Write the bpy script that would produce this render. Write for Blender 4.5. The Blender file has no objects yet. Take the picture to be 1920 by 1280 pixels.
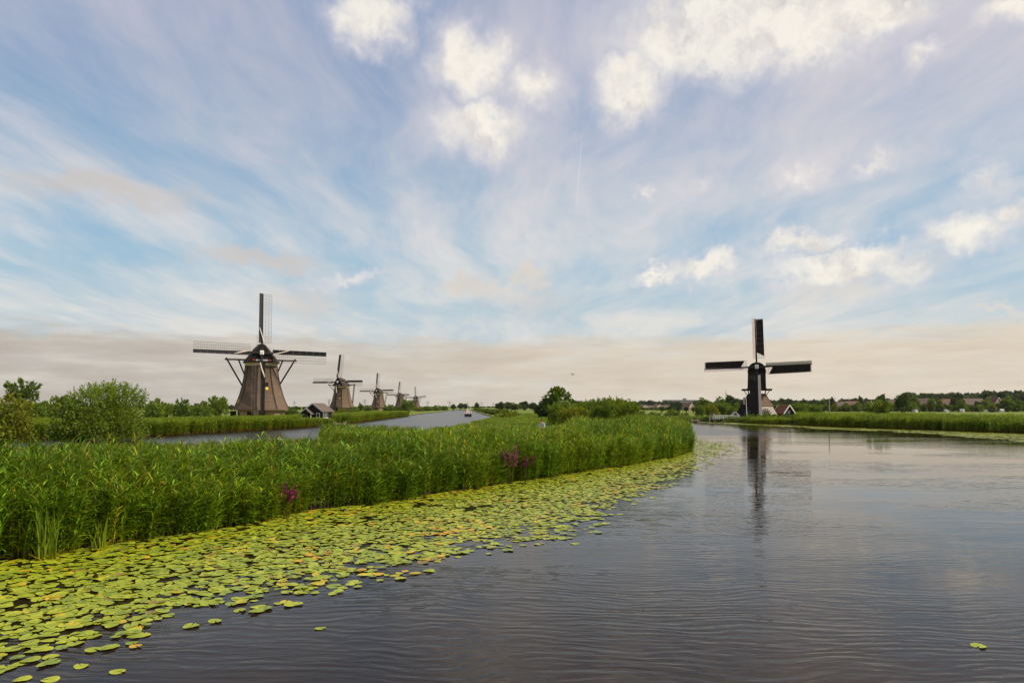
import bpy, math, random
import numpy as np
from mathutils import Vector, Matrix, Euler
from mathutils.geometry import tessellate_polygon

R = math.radians
S = bpy.context.scene
C = S.collection
random.seed(7)
rng = np.random.default_rng(11)

# ------------------------------------------------------------------ camera
HOR, F, CAMH = 761.0, 1280.0, 4.0          # horizon row, focal length in px, eye height
cam = bpy.data.cameras.new('camera')
cam.sensor_width = 36.0
cam.lens = 36.0 * F / 1920.0
cam.shift_y = (HOR - 640.0) / 1920.0
cam.clip_start, cam.clip_end = 0.1, 20000
co = bpy.data.objects.new('camera', cam)
C.objects.link(co)
co.location = (0, 0, CAMH)
co.rotation_euler = (R(90), 0, 0)
S.camera = co

# ------------------------------------------------------------------ light
SUN_AZ, SUN_EL = 100.0, 45.0
sdir = Vector((math.sin(R(SUN_AZ)) * math.cos(R(SUN_EL)), math.cos(R(SUN_AZ)) * math.cos(R(SUN_EL)), math.sin(R(SUN_EL))))
sl = bpy.data.lights.new('sun', 'SUN')
sl.energy = 5.0
sl.angle = R(1.2)
sl.color = (1.0, 0.90, 0.76)
so = bpy.data.objects.new('sun', sl)
C.objects.link(so)
so.rotation_euler = sdir.to_track_quat('Z', 'Y').to_euler()
so.location = (60, -20, 80)
S.view_settings.view_transform = 'Standard'
S.view_settings.look = 'None'
S.view_settings.exposure = 0.10
S.view_settings.gamma = 1.0
S.view_settings.use_curve_mapping = False
S.cycles.use_denoising = True
S.cycles.max_bounces = 6
S.cycles.transparent_max_bounces = 6
S.cycles.diffuse_bounces = 3
S.cycles.glossy_bounces = 3


def lin(r, g, b):
    f = lambda c: (c / 255) / 12.92 if c / 255 <= 0.04045 else ((c / 255 + 0.055) / 1.055) ** 2.4
    return (f(r), f(g), f(b))


class NT:
    """small node-tree helper"""
    def __init__(s, tree):
        s.t = tree
        s.n = tree.nodes
        s.l = tree.links

    def set(s, sock, v):
        if hasattr(v, 'is_linked') or isinstance(v, bpy.types.NodeSocket):
            s.l.new(v, sock)
        elif v is not None:
            if isinstance(v, (tuple, list)) and len(v) == 3 and sock.type == 'RGBA':
                v = (*v, 1)
            sock.default_value = v

    def node(s, typ, ins=None, **kw):
        n = s.n.new(typ)
        for k, v in kw.items():
            setattr(n, k, v)
        for k, v in (ins or {}).items():
            s.set(n.inputs[k], v)
        return n

    def m(s, op, a, b=None, c=None, clamp=False):
        n = s.n.new('ShaderNodeMath')
        n.operation = op
        n.use_clamp = clamp
        for i, v in enumerate((a, b, c)):
            if v is not None:
                s.set(n.inputs[i], v)
        return n.outputs[0]

    def v(s, op, a, b=None, out=0):
        n = s.n.new('ShaderNodeVectorMath')
        n.operation = op
        s.set(n.inputs[0], a)
        if b is not None:
            s.set(n.inputs['Scale' if op == 'SCALE' else 1], b)
        return n.outputs[out]

    def noise(s, vec, scale, detail=4, rough=0.55, dist=0.0, out='Fac'):
        n = s.node('ShaderNodeTexNoise', {'Vector': vec, 'Scale': scale, 'Detail': detail, 'Roughness': rough, 'Distortion': dist})
        return n.outputs[out]

    def mix(s, fac, a, b, mode='MIX'):
        n = s.n.new('ShaderNodeMix')
        n.data_type = 'RGBA'
        n.blend_type = mode
        s.set(n.inputs[0], fac)
        s.set(n.inputs[6], a)
        s.set(n.inputs[7], b)
        return n.outputs[2]

    def sstep(s, x, a, b, lo=0.0, hi=1.0):
        n = s.node('ShaderNodeMapRange', {0: x, 1: a, 2: b, 3: lo, 4: hi}, interpolation_type='SMOOTHSTEP')
        return n.outputs[0]

    def xyz(s, x, y, z):
        return s.node('ShaderNodeCombineXYZ', {0: x, 1: y, 2: z}).outputs[0]


# ------------------------------------------------------------------ sky
SKY_STR = 0.09
w = bpy.data.worlds.new('World')
S.world = w
w.use_nodes = True
w.node_tree.nodes.clear()
N = NT(w.node_tree)
sky = N.node('ShaderNodeTexSky', sky_type='NISHITA')
sky.sun_disc = False
sky.sun_elevation = R(SUN_EL)
sky.sun_rotation = R(SUN_AZ)
sky.air_density = 1.0
sky.dust_density = 1.2
sky.ozone_density = 1.5
tc = N.node('ShaderNodeTexCoord').outputs['Generated']
sep = N.node('ShaderNodeSeparateXYZ', {0: tc})
dx, dy, dz = sep.outputs
DEG = 180 / math.pi
az = N.m('MULTIPLY', N.m('ARCTAN2', dx, dy), DEG)
el = N.m('MULTIPLY', N.m('ARCSINE', dz), DEG)
ang = N.xyz(az, el, 0.0)


def skc(r, g, b, k=1.0):
    return tuple(c * k / SKY_STR for c in lin(r, g, b))


# high sheet of cirrus on a plane far above
zc = N.m('MAXIMUM', dz, 0.02)
zz = N.m('ADD', zc, 0.06)
px_, py_ = N.m('DIVIDE', dx, zz), N.m('DIVIDE', dy, zz)
plane = N.xyz(px_, py_, 0.0)
wrp = N.noise(plane, 0.55, 3, 0.5, out='Color')
wv = N.v('SCALE', N.v('SUBTRACT', wrp, (0.5, 0.5, 0.5)), 0.9)
pw = N.v('ADD', plane, wv)
rot = N.node('ShaderNodeMapping', {'Vector': pw, 'Rotation': (0, 0, R(-24)), 'Scale': (1.35, 0.42, 1)}).outputs[0]
ci1 = N.noise(rot, 0.95, 8, 0.60)
rot2 = N.node('ShaderNodeMapping', {'Vector': pw, 'Rotation': (0, 0, R(22)), 'Location': (3.1, 1.7, 0), 'Scale': (3.2, 0.6, 1)}).outputs[0]
ci2 = N.noise(rot2, 1.2, 8, 0.60)
broad = N.noise(plane, 0.42, 4, 0.5)
cir = N.m('ADD', N.m('MULTIPLY', ci1, 0.62), N.m('ADD', N.m('MULTIPLY', ci2, 0.26), N.m('MULTIPLY', broad, 0.42)))
cirm = N.sstep(cir, 0.50, 0.80, 0.03, 0.95)
blue = N.mix(0.80, sky.outputs[0], N.mix(N.sstep(el, 8, 30), skc(150, 190, 214), skc(132, 157, 194)))
veil_col = N.mix(N.sstep(el, 6, 26), skc(222, 220, 216), skc(207, 201, 207))
col = N.mix(cirm, blue, veil_col)
# contrail
# cumulus: puffs by direction, edges broken by noise
n1 = N.noise(ang, 0.30, 8, 0.58, out='Color')
n2 = N.noise(ang, 0.85, 5, 0.58, out='Color')
wob = N.v('ADD', N.v('SCALE', N.v('SUBTRACT', n1, (0.5, 0.5, 0.5)), 5.2), N.v('SCALE', N.v('SUBTRACT', n2, (0.5, 0.5, 0.5)), 1.8))
angw = N.v('ADD', ang, wob)


def to_ang(px, py):
    u, v_ = (px - 960) / F, (HOR - py) / F
    return math.degrees(math.atan(u)), math.degrees(math.atan2(v_, math.hypot(1, u)))


def puffs(lst):
    acc = None
    for (px, py, rx, ry, k) in lst:
        rx, ry, k = rx * 1.28, ry * 1.3, k * 1.1
        a, e = to_ang(px, py)
        s_ = math.degrees(1 / F)
        ka = math.cos(R(a)) ** 1.5
        d = N.v('LENGTH', N.v('MULTIPLY', N.v('SUBTRACT', angw, (a, e, 0)), (1 / (rx * s_ * ka), 1 / (ry * s_ * ka), 0)), out=1)
        f = N.m('MULTIPLY', N.m('SUBTRACT', 1.0, d), k)
        acc = f if acc is None else N.m('MAXIMUM', acc, f)
    return acc


bright = [(665, 520, 95, 13, .55), (600, 532, 60, 8, .4), (700, 22, 95, 55, 1), (885, 125, 95, 62, 1), (1000, 165, 62, 50, .8), (905, 238, 105, 55, 1), (1185, 160, 82, 66, 1.1),
          (1430, 40, 330, 100, 1.25), (1260, 70, 120, 80, 1), (1620, 10, 170, 70, 1.1), (1500, 462, 125, 26, .9), (1590, 500, 175, 38, 1.1),
          (1315, 500, 66, 30, 1), (1235, 513, 66, 15, .8), (1820, 438, 100, 52, .85), (1895, 392, 60, 30, .8), (1840, 345, 66, 32, .6),
          (1735, 105, 45, 30, .7), (1640, 300, 55, 18, .6), (1500, 330, 60, 22, .6), (1310, 355, 55, 24, .5), (1210, 362, 34, 15, .6),
          (1890, 12, 80, 40, .9), (-420, 120, 200, 70, 1), (2350, 240, 240, 80, 1), (2700, 30, 260, 90, 1)]
dim = [(195, 350, 170, 32, 1), (485, 480, 125, 22, .9), (890, 530, 76, 20, .9), (985, 519, 48, 13, .8), (560, 560, 90, 34, .6),
       (985, 560, 95, 34, .5), (1885, 580, 60, 14, .6), (70, 632, 150, 16, .8), (1560, 545, 90, 30, .5)]
gen = N.noise(N.v('MULTIPLY', plane, (1.0, 1.0, 1.0)), 1.15, 6, 0.55)
behind = N.sstep(dy, 0.30, -0.15)
fb = puffs(bright)
bm = N.sstep(fb, -0.12, 0.88)
genm = N.m('MULTIPLY', N.m('MULTIPLY', N.sstep(gen, 0.56, 0.70), behind), N.sstep(el, 4, 12))
bm = N.m('MAXIMUM', bm, genm)
tex = N.noise(angw, 0.30, 7, 0.58)
tex2 = N.noise(N.v('ADD', angw, (0.9, 1.3, 0.0)), 0.30, 7, 0.58)
relief = N.m('SUBTRACT', tex, tex2)              # billows lit from the upper right
core = N.mix(N.sstep(relief, -0.34, 0.16), skc(208, 202, 199), skc(247, 240, 227))
core = N.mix(N.sstep(fb, 0.05, 0.85), skc(210, 206, 214), core)
dm = N.m('MULTIPLY', N.sstep(puffs(dim), -0.1, 0.8), 0.75)
col = N.mix(dm, col, N.mix(N.sstep(az, -25, 20), skc(198, 191, 187), skc(226, 213, 200)))
col = N.mix(N.m('MULTIPLY', bm, 0.88), col, core)
# thin contrail
ca, ce = to_ang(1092, 250)
cb, cf = to_ang(1080, 395)
slope = (cb - ca) / (cf - ce)
off = N.m('ABSOLUTE', N.m('SUBTRACT', az, N.m('MULTIPLY_ADD', el, slope, ca - slope * ce)))
trail = N.m('MULTIPLY', N.sstep(off, 0.09, 0.02), N.m('MULTIPLY', N.sstep(el, cf - .1, cf + .8), N.sstep(el, ce + .5, ce - 2)))
col = N.mix(N.m('MULTIPLY', trail, 0.22), col, skc(235, 232, 235))
# low grey-beige stratus bank over the horizon
bn = N.noise(N.xyz(N.m('MULTIPLY', az, 0.07), N.m('MULTIPLY', el, 0.45), 0.0), 2.2, 8, 0.62)
edge = N.m('SUBTRACT', el, N.m('MULTIPLY_ADD', bn, 3.6, 3.5))
bn2 = N.noise(N.xyz(N.m('MULTIPLY', az, 0.07), N.m('MULTIPLY', el, 0.42), 3.0), 2.0, 6, 0.55)
bank = N.sstep(edge, 0.9, -0.9)
bank = N.m('MULTIPLY', bank, N.sstep(bn2, 0.25, 0.7, 0.62, 0.97))
bcol = N.mix(N.sstep(az, -34, 24), skc(186, 176, 164), skc(220, 204, 181))
bcol = N.mix(N.m('MULTIPLY', N.sstep(bn2, 0.40, 0.75), 0.34), bcol, skc(170, 164, 160))
bcol = N.mix(N.m('MULTIPLY', N.sstep(bn2, 0.50, 0.26), 0.40), bcol, skc(226, 212, 192))
haze_l = N.sstep(el, 13, 4.5)
col = N.mix(N.m('MULTIPLY', haze_l, 0.38), col, skc(220, 214, 204))
col = N.mix(bank, col, bcol)
bg = N.node('ShaderNodeBackground', {'Color': col, 'Strength': SKY_STR})
wo = N.node('ShaderNodeOutputWorld', {'Surface': bg.outputs[0]})
w.cycles.sampling_method = 'MANUAL'
w.cycles.sample_map_resolution = 512


# ------------------------------------------------------------------ materials
def material(name):
    m = bpy.data.materials.new(name)
    m.use_nodes = True
    m.node_tree.nodes.clear()
    n = NT(m.node_tree)
    out = n.node('ShaderNodeOutputMaterial')
    return m, n, out


def solid(name, c, rough=0.7, var=0.25, scale=3.0, stretch=(1, 1, 1), bump=0.0, spec=0.3, c2=None, metal=0.0):
    """painted, wooden or thatched surface: base colour broken by stretched noise"""
    m, n, out = material(name)
    o = n.node('ShaderNodeTexCoord').outputs['Object']
    v = n.v('MULTIPLY', o, stretch)
    f = n.noise(v, scale, 6, 0.62)
    g = n.noise(o, 0.6, 4, 0.5)
    dk = tuple(x * (1 - var) for x in c)
    lt = c2 or tuple(min(1, x * (1 + var)) for x in c)
    colr = n.mix(n.sstep(f, 0.25, 0.75), dk, lt)
    colr = n.mix(n.m('MULTIPLY', n.sstep(g, 0.45, 0.75), 0.45), colr, tuple(x * 0.68 for x in c))
    p = n.node('ShaderNodeBsdfPrincipled', {'Base Color': colr, 'Roughness': rough, 'Specular IOR Level': spec, 'Metallic': metal})
    if bump:
        b = n.node('ShaderNodeBump', {'Height': f, 'Strength': 1.0, 'Distance': bump})
        n.l.new(b.outputs[0], p.inputs['Normal'])
    n.l.new(p.outputs[0], out.inputs[0])
    return m


def leafy(name, c, trans=0.35, rnd=0.3, spec=0.10, rough=0.5):
    """foliage: colour times the per-leaf tint attribute, light shining through"""
    m, n, out = material(name)
    t = n.node('ShaderNodeAttribute', attribute_name='tint').outputs['Color']
    r_ = n.node('ShaderNodeObjectInfo').outputs['Random']
    k = n.m('MULTIPLY_ADD', r_, rnd, 1 - rnd / 2)
    wpos = n.node('ShaderNodeNewGeometry').outputs['Position']
    big_ = n.sstep(n.noise(wpos, 0.22, 3, 0.55), 0.32, 0.68)
    c = n.mix(big_, tuple(q_ * u_ for q_, u_ in zip(c, (1.18, 1.10, .9))), tuple(q_ * u_ for q_, u_ in zip(c, (.80, .88, 1.0))))
    colr = n.mix(1.0, n.mix(1.0, c, t, 'MULTIPLY'), n.xyz(k, k, k), 'MULTIPLY')
    p = n.node('ShaderNodeBsdfPrincipled', {'Base Color': colr, 'Roughness': rough, 'Specular IOR Level': spec})
    tr = n.node('ShaderNodeBsdfTranslucent', {'Color': n.mix(1.0, colr, (1.25, 1.2, 0.6), 'MULTIPLY')})
    mx = n.node('ShaderNodeMixShader', {0: trans, 1: p.outputs[0], 2: tr.outputs[0]})
    n.l.new(mx.outputs[0], out.inputs[0])
    return m


M = {}
M['reed'] = leafy('reed', (0.146, 0.234, 0.010), 0.25, 0.45, 0.14, 0.45)
M['reed_far'] = leafy('reed_far', (0.178, 0.240, 0.012), 0.34, 0.3, 0.12)
M['grass'] = leafy('grass', (0.13, 0.19, 0.03), 0.35, 0.3)
M['willow'] = leafy('willow', (0.132, 0.188, 0.020), 0.35, 0.2)
M['leaf'] = leafy('leaf', (0.104, 0.156, 0.016), 0.32, 0.2)
M['leaf_yellow'] = leafy('leaf_yellow', (0.165, 0.185, 0.016), 0.35, 0.1)
M['leaf_dark'] = leafy('leaf_dark', (0.060, 0.092, 0.020), 0.28, 0.25)
M['leaf_far'] = leafy('leaf_far', (0.066, 0.096, 0.038), 0.25, 0.3)
M['sedge'] = leafy('sedge', (0.20, 0.27, 0.018), 0.4, 0.1)
M['flower'] = leafy('flower', (0.30, 0.050, 0.15), 0.3, 0.1)
M['bark'] = solid('bark', (0.10, 0.08, 0.06), 0.9, 0.4, 4, (1, 1, 0.3), 0.02)
M['thatch'] = solid('thatch', (0.140, 0.097, 0.066), 0.95, 0.32, 2.2, (2.5, 2.5, 0.5), 0.05, 0.1)
M['thatch_cap'] = solid('thatch_cap', (0.066, 0.050, 0.041), 0.95, 0.4, 2.2, (2, 2, 1.2), 0.05, 0.1)
M['thatch_old'] = solid('thatch_old', (0.20, 0.155, 0.115), 0.95, 0.3, 2.2, (2, 2, 0.7), 0.05, 0.1)
M['black_wood'] = solid('black_wood', (0.016, 0.013, 0.012), 0.75, 0.45, 3, (5, 5, 0.4), 0.004, 0.12)
M['stock'] = solid('stock', (0.020, 0.019, 0.020), 0.6, 0.35, 3, (1, 1, 1), 0.0, 0.15)
M['cloth'] = solid('cloth', (0.017, 0.013, 0.011), 0.9, 0.3, 2, (1, 1, 4), 0.02, 0.1)
M['beige_cloth'] = solid('beige_cloth', (0.62, 0.54, 0.45), 0.9, 0.15, 4)
M['lattice'] = solid('lattice', (0.15, 0.115, 0.09), 0.8, 0.3, 3)
M['white'] = solid('white', (0.74, 0.71, 0.66), 0.6, 0.10, 3)
M['greywhite'] = solid('greywhite', (0.46, 0.45, 0.43), 0.7, 0.2, 2, (1, 1, 3))
M['pinkwhite'] = solid('pinkwhite', (0.60, 0.50, 0.45), 0.7, 0.15, 2, (1, 1, 3))
M['planks'] = solid('planks', (0.36, 0.31, 0.26), 0.8, 0.25, 3, (1, 1, 0.4))
M['brick'] = solid('brick', (0.30, 0.205, 0.11), 0.9, 0.35, 5, (1, 1, 2), 0.01)
M['red'] = solid('red', (0.38, 0.035, 0.03), 0.6, 0.15)
M['blue'] = solid('blue', (0.03, 0.06, 0.22), 0.7, 0.15)
M['yellow'] = solid('yellow', (0.75, 0.52, 0.06), 0.6, 0.1)
M['cream'] = solid('cream', (0.60, 0.50, 0.28), 0.7, 0.15)
M['green_wood'] = solid('green_wood', (0.012, 0.040, 0.028), 0.7, 0.3, 3, (5, 5, 0.4))
M['tile_roof'] = solid('tile_roof', (0.135, 0.074, 0.052), 0.85, 0.3, 6, (1, 1, 2), 0.02)
M['orange_roof'] = solid('orange_roof', (0.20, 0.076, 0.034), 0.85, 0.25, 6, (1, 1, 2), 0.02)
M['brown_roof'] = solid('brown_roof', (0.115, 0.082, 0.062), 0.85, 0.25, 6, (1, 1, 2), 0.02)
M['house_brick'] = solid('house_brick', (0.24, 0.14, 0.10), 0.9, 0.25, 2)
M['house_white'] = solid('house_white', (0.62, 0.58, 0.52), 0.8, 0.12, 2)
M['house_pink'] = solid('house_pink', (0.42, 0.25, 0.19), 0.9, 0.2, 2)
M['concrete'] = solid('concrete', (0.30, 0.29, 0.28), 0.9, 0.2, 2)
M['glass'] = solid('glass', (0.03, 0.035, 0.04), 0.12, 0.2, 2, spec=0.6)
M['steel'] = solid('steel', (0.20, 0.21, 0.22), 0.6, 0.15)
M['dock'] = solid('dock', (0.44, 0.35, 0.24), 0.85, 0.3, 4, (6, 0.6, 1))
M['hull'] = solid('hull', (0.016, 0.016, 0.022), 0.4, 0.2)
M['skin'] = solid('skin', (0.50, 0.30, 0.21), 0.6, 0.1)
M['hair'] = solid('hair', (0.07, 0.03, 0.018), 0.7, 0.3, 20)
M['shirt'] = solid('shirt', (0.42, 0.50, 0.55), 0.85, 0.2)
M['shirt_red'] = solid('shirt_red', (0.40, 0.06, 0.06), 0.85, 0.2)
M['trousers'] = solid('trousers', (0.05, 0.06, 0.09), 0.85, 0.2)
M['pole_wood'] = solid('pole_wood', (0.33, 0.26, 0.19), 0.85, 0.25, 3, (4, 4, 0.4))
M['bird'] = solid('bird', (0.08, 0.07, 0.065), 0.8, 0.3)
M['straw'] = solid('straw', (0.48, 0.36, 0.15), 0.8, 0.25)
M['path'] = solid('path', (0.24, 0.20, 0.14), 0.95, 0.25, 1.5)

# meadow
m, n, out = material('meadow')
pos = n.node('ShaderNodeNewGeometry').outputs['Position']
f1 = n.noise(pos, 0.035, 6, 0.6)
f2 = n.noise(n.v('MULTIPLY', pos, (0.02, 0.14, 1)), 1.0, 5, 0.6)
f3 = n.noise(pos, 2.5, 4, 0.7)
c_ = n.mix(n.sstep(f2, 0.35, 0.65), (0.105, 0.150, 0.018), (0.20, 0.205, 0.030))
c_ = n.mix(n.sstep(f1, 0.4, 0.7), c_, (0.12, 0.17, 0.028))
c_ = n.mix(n.m('MULTIPLY', n.sstep(f3, 0.3, 0.8), 0.45), c_, (0.05, 0.07, 0.015))
zz_ = n.node('ShaderNodeSeparateXYZ', {0: pos}).outputs[2]
c_ = n.mix(n.sstep(zz_, 0.26, 0.20), c_, (0.018, 0.013, 0.007))
p = n.node('ShaderNodeBsdfPrincipled', {'Base Color': c_, 'Roughness': 0.95, 'Specular IOR Level': 0.1})
n.l.new(p.outputs[0], out.inputs[0])
M['meadow'] = m

# water
m, n, out = material('water')
pos = n.node('ShaderNodeNewGeometry').outputs['Position']
sp = n.node('ShaderNodeSeparateXYZ', {0: pos})
wp = n.v('ADD', pos, n.v('SCALE', n.v('SUBTRACT', n.noise(pos, 0.16, 3, 0.5, out='Color'), (0.5, 0.5, 0.5)), 2.6))
ra = n.node('ShaderNodeMapping', {'Vector': wp, 'Rotation': (0, 0, R(9)), 'Scale': (1.35, 5.0, 1)}).outputs[0]
rb = n.node('ShaderNodeMapping', {'Vector': wp, 'Rotation': (0, 0, R(-6)), 'Scale': (0.4, 1.5, 1)}).outputs[0]
h1 = n.noise(ra, 1.0, 2, 0.45)
h2 = n.noise(rb, 1.0, 2, 0.5)
h3 = n.noise(n.node('ShaderNodeMapping', {'Vector': pos, 'Rotation': (0, 0, R(20)), 'Scale': (2.2, 6.5, 1)}).outputs[0], 1.0, 2, 0.5)
wcp = n.node('ShaderNodeMapping', {'Vector': wp, 'Rotation': (0, 0, R(5)), 'Scale': (0.42, 1.0, 1)}).outputs[0]
wav = n.node('ShaderNodeTexWave', {'Vector': wcp, 'Scale': 1.25, 'Distortion': 9.0, 'Detail': 3.0, 'Detail Scale': 1.1, 'Detail Roughness': 0.55}, wave_type='BANDS', bands_direction='Y', wave_profile='SIN').outputs['Fac']
calm = n.sstep(n.noise(n.v('MULTIPLY', pos, (0.05, 0.12, 1)), 1.0, 3, 0.5), 0.36, 0.58, 0.18, 1.2)
hh = n.m('ADD', n.m('MULTIPLY', h1, 0.0118), n.m('ADD', n.m('MULTIPLY', h2, 0.013), n.m('MULTIPLY', h3, 0.0022)))
hh = n.m('MULTIPLY', n.m('MULTIPLY_ADD', wav, 0.0026, hh), n.m('MULTIPLY', calm, n.sstep(sp.outputs[1], 12, 60, 1.05, 0.42)))
bmp = n.node('ShaderNodeBump', {'Height': hh, 'Strength': 1.0, 'Distance': 1.0})
# wind-ruffled patches: the left channel and the far reach before the post mill
left = n.sstep(sp.outputs[0], -1.0, -8.0)
leftfar = n.m('MULTIPLY', left, n.sstep(sp.outputs[1], 46, 62))
reach = n.m('MULTIPLY', n.m('MULTIPLY', n.sstep(sp.outputs[1], 78, 100), n.sstep(sp.outputs[0], 46, 34)), 0.8)
ruf = n.m('MAXIMUM', leftfar, reach)
rough = n.m('MULTIPLY_ADD', ruf, 0.24, 0.02)
dirt = n.noise(pos, 0.3, 4, 0.6)
wc = n.mix(n.sstep(dirt, 0.35, 0.7), (0.014, 0.009, 0.0045), (0.022, 0.014, 0.007))
p = n.node('ShaderNodeBsdfPrincipled', {'Base Color': wc, 'Roughness': rough, 'IOR': 1.33, 'Specular IOR Level': 0.29, 'Normal': bmp.outputs[0]})
n.l.new(p.outputs[0], out.inputs[0])
M['water'] = m

# lily pads: colour attribute + veins and spots
m, n, out = material('lily')
t = n.node('ShaderNodeAttribute', attribute_name='tint').outputs['Color']
pos = n.node('ShaderNodeNewGeometry').outputs['Position']
f1 = n.noise(pos, 9, 5, 0.65)
c_ = n.mix(n.m('MULTIPLY', n.sstep(f1, 0.52, 0.78), 0.55), t, n.mix(1.0, t, (0.85, 0.62, 0.35), 'MULTIPLY'))
p = n.node('ShaderNodeBsdfPrincipled', {'Base Color': c_, 'Roughness': 0.42, 'Specular IOR Level': 0.35})
n.l.new(p.outputs[0], out.inputs[0])
M['lily'] = m


# ------------------------------------------------------------------ mesh helpers
class B:
    def __init__(s):
        s.v = []
        s.f = []

    def add(s, vs, fs):
        o = len(s.v)
        s.v += [tuple(x) for x in vs]
        s.f += [tuple(i + o for i in f) for f in fs]
        return s

    def box(s, c, d, mat=None):
        x, y, z = c
        a, b, e = d[0] / 2, d[1] / 2, d[2] / 2
        vs = [Vector((x + i * a, y + j * b, z + k * e)) for k in (-1, 1) for j in (-1, 1) for i in (-1, 1)]
        if mat is not None:
            vs = [mat @ q for q in vs]
        return s.add(vs, [(0, 2, 3, 1), (4, 5, 7, 6), (0, 1, 5, 4), (2, 6, 7, 3), (0, 4, 6, 2), (1, 3, 7, 5)])

    def beam(s, p0, p1, w_, h_=None, up=(0, 0, 1)):
        p0, p1 = Vector(p0), Vector(p1)
        h_ = h_ or w_
        d = (p1 - p0).normalized()
        u = Vector(up)
        if abs(d.dot(u)) > 0.97:
            u = Vector((0, 1, 0))
        x = d.cross(u).normalized()
        y = x.cross(d).normalized()
        vs = []
        for q in (p0, p1):
            for i, j in ((-1, -1), (1, -1), (1, 1), (-1, 1)):
                vs.append(q + x * i * w_ / 2 + y * j * h_ / 2)
        return s.add(vs, [(3, 2, 1, 0), (4, 5, 6, 7), (0, 1, 5, 4), (1, 2, 6, 5), (2, 3, 7, 6), (3, 0, 4, 7)])

    def tube(s, pts, rs, k=6, cap=True):
        rings = []
        pts = [Vector(q) for q in pts]
        vs = []
        for i, q in enumerate(pts):
            d = (pts[min(i + 1, len(pts) - 1)] - pts[max(i - 1, 0)]).normalized()
            u = Vector((0, 0, 1)) if abs(d.z) < 0.9 else Vector((1, 0, 0))
            x = d.cross(u).normalized()
            y = d.cross(x).normalized()
            for j in range(k):
                a = 2 * math.pi * j / k
                vs.append(q + (x * math.cos(a) + y * math.sin(a)) * rs[i])
        fs = []
        for i in range(len(pts) - 1):
            for j in range(k):
                a, b = i * k + j, i * k + (j + 1) % k
                fs.append((a, b, b + k, a + k))
        if cap:
            fs.append(tuple(range(k))[::-1])
            fs.append(tuple((len(pts) - 1) * k + j for j in range(k)))
        return s.add(vs, fs)

    def prism(s, poly, y0, y1):
        """poly in x,z extruded along y"""
        k = len(poly)
        vs = [(x, y0, z) for x, z in poly] + [(x, y1, z) for x, z in poly]
        fs = [tuple(range(k)), tuple(range(2 * k - 1, k - 1, -1))]
        fs += [(i, i + k, (i + 1) % k + k, (i + 1) % k) for i in range(k)]
        return s.add(vs, fs)

    def mesh(s, name, mat, tint=None, smooth=False):
        me = bpy.data.meshes.new(name)
        me.from_pydata(s.v, [], s.f)
        if mat:
            me.materials.append(M[mat])
        if tint is not None:
            at = me.attributes.new('tint', 'FLOAT_COLOR', 'POINT')
            at.data.foreach_set('color', np.asarray(tint, np.float32).ravel())
        if smooth:
            me.polygons.foreach_set('use_smooth', [True] * len(me.polygons))
        me.update()
        return me

    def obj(s, name, mat, parent=None, **kw):
        return link(name, s.mesh(name, mat, **kw), parent)


def link(name, me, parent=None):
    o = bpy.data.objects.new(name, me)
    C.objects.link(o)
    if parent:
        o.parent = parent
    return o


def tag(o, label=None, cat=None, group=None, kind=None):
    for k, v in (('label', label), ('category', cat), ('group', group), ('kind', kind)):
        if v:
            o[k] = v
    return o


def thing(name, label, cat, loc=(0, 0, 0), rz=0.0, group=None):
    o = bpy.data.objects.new(name, None)
    C.objects.link(o)
    o.location = loc
    o.rotation_euler = (0, 0, rz)
    o.empty_display_size = 0.3
    return tag(o, label, cat, group)


def copy_tree(o, parent=None):
    c = o.copy()
    C.objects.link(c)
    if parent:
        c.parent = parent
    for ch in list(o.children):
        copy_tree(ch, c)
    return c


def G(px, py, z=0.0):
    """pixel on the plane of height z -> world"""
    D = (CAMH - z) * F / (py - HOR)
    return ((px - 960) / F * D, D, z)


def X(px, D):
    return (px - 960) / F * D


def Z(py, D):
    return CAMH + (HOR - py) / F * D


# ------------------------------------------------------------------ ground and water
GZ = 0.27
east = [G(*q)[:2] for q in ((1920, 813), (1720, 806), (1540, 799.5), (1400, 793), (1340, 791), (1290, 789.5))]
front = [G(*q)[:2] for q in ((1297, 833), (1281, 850), (1200, 865), (1100, 880), (1000, 895), (900, 908), (800, 925), (700, 940), (600, 952), (480, 968), (350, 990), (200, 1018), (80, 1034), (0, 1040))]
W1 = [(120, -60), (100, 0), (84, 55)] + east + [(38, 182), (28, 186), (20, 184), (17, 150), (17.6, 110), (18.6, 90)] + front + [(-22, 14.5), (-40, 9), (-70, 5), (-90, 0), (-90, -60)]
W2 = [(-62, 72), (-52, 56), (-38, 50), (-26, 52), (-17, 60), (-11.5, 72), (-8, 92), (-5, 130), (-3.6, 170), (-4.2, 213), (-17, 366), (-33, 560), (-40, 700), (-58, 700), (-48, 465), (-45, 330), (-42, 270), (-39, 190), (-37.5, 145), (-39, 128), (-44, 105), (-48.5, 90), (-58, 82)]
big = [(-6000, -400), (6000, -400), (6000, 9000), (-6000, 9000)]


def ccw(p):
    a = sum(p[i][0] * p[(i + 1) % len(p)][1] - p[(i + 1) % len(p)][0] * p[i][1] for i in range(len(p)))
    return p if a > 0 else p[::-1]


def densify(p, step):
    r = []
    for i in range(len(p)):
        a, b = np.array(p[i]), np.array(p[(i + 1) % len(p)])
        k = max(1, int(np.linalg.norm(b - a) / step))
        for j in range(k):
            q = a + (b - a) * j / k
            if 0 < j:
                q = q + rng.normal(0, 0.10, 2)
            r.append(tuple(q))
    return r


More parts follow.
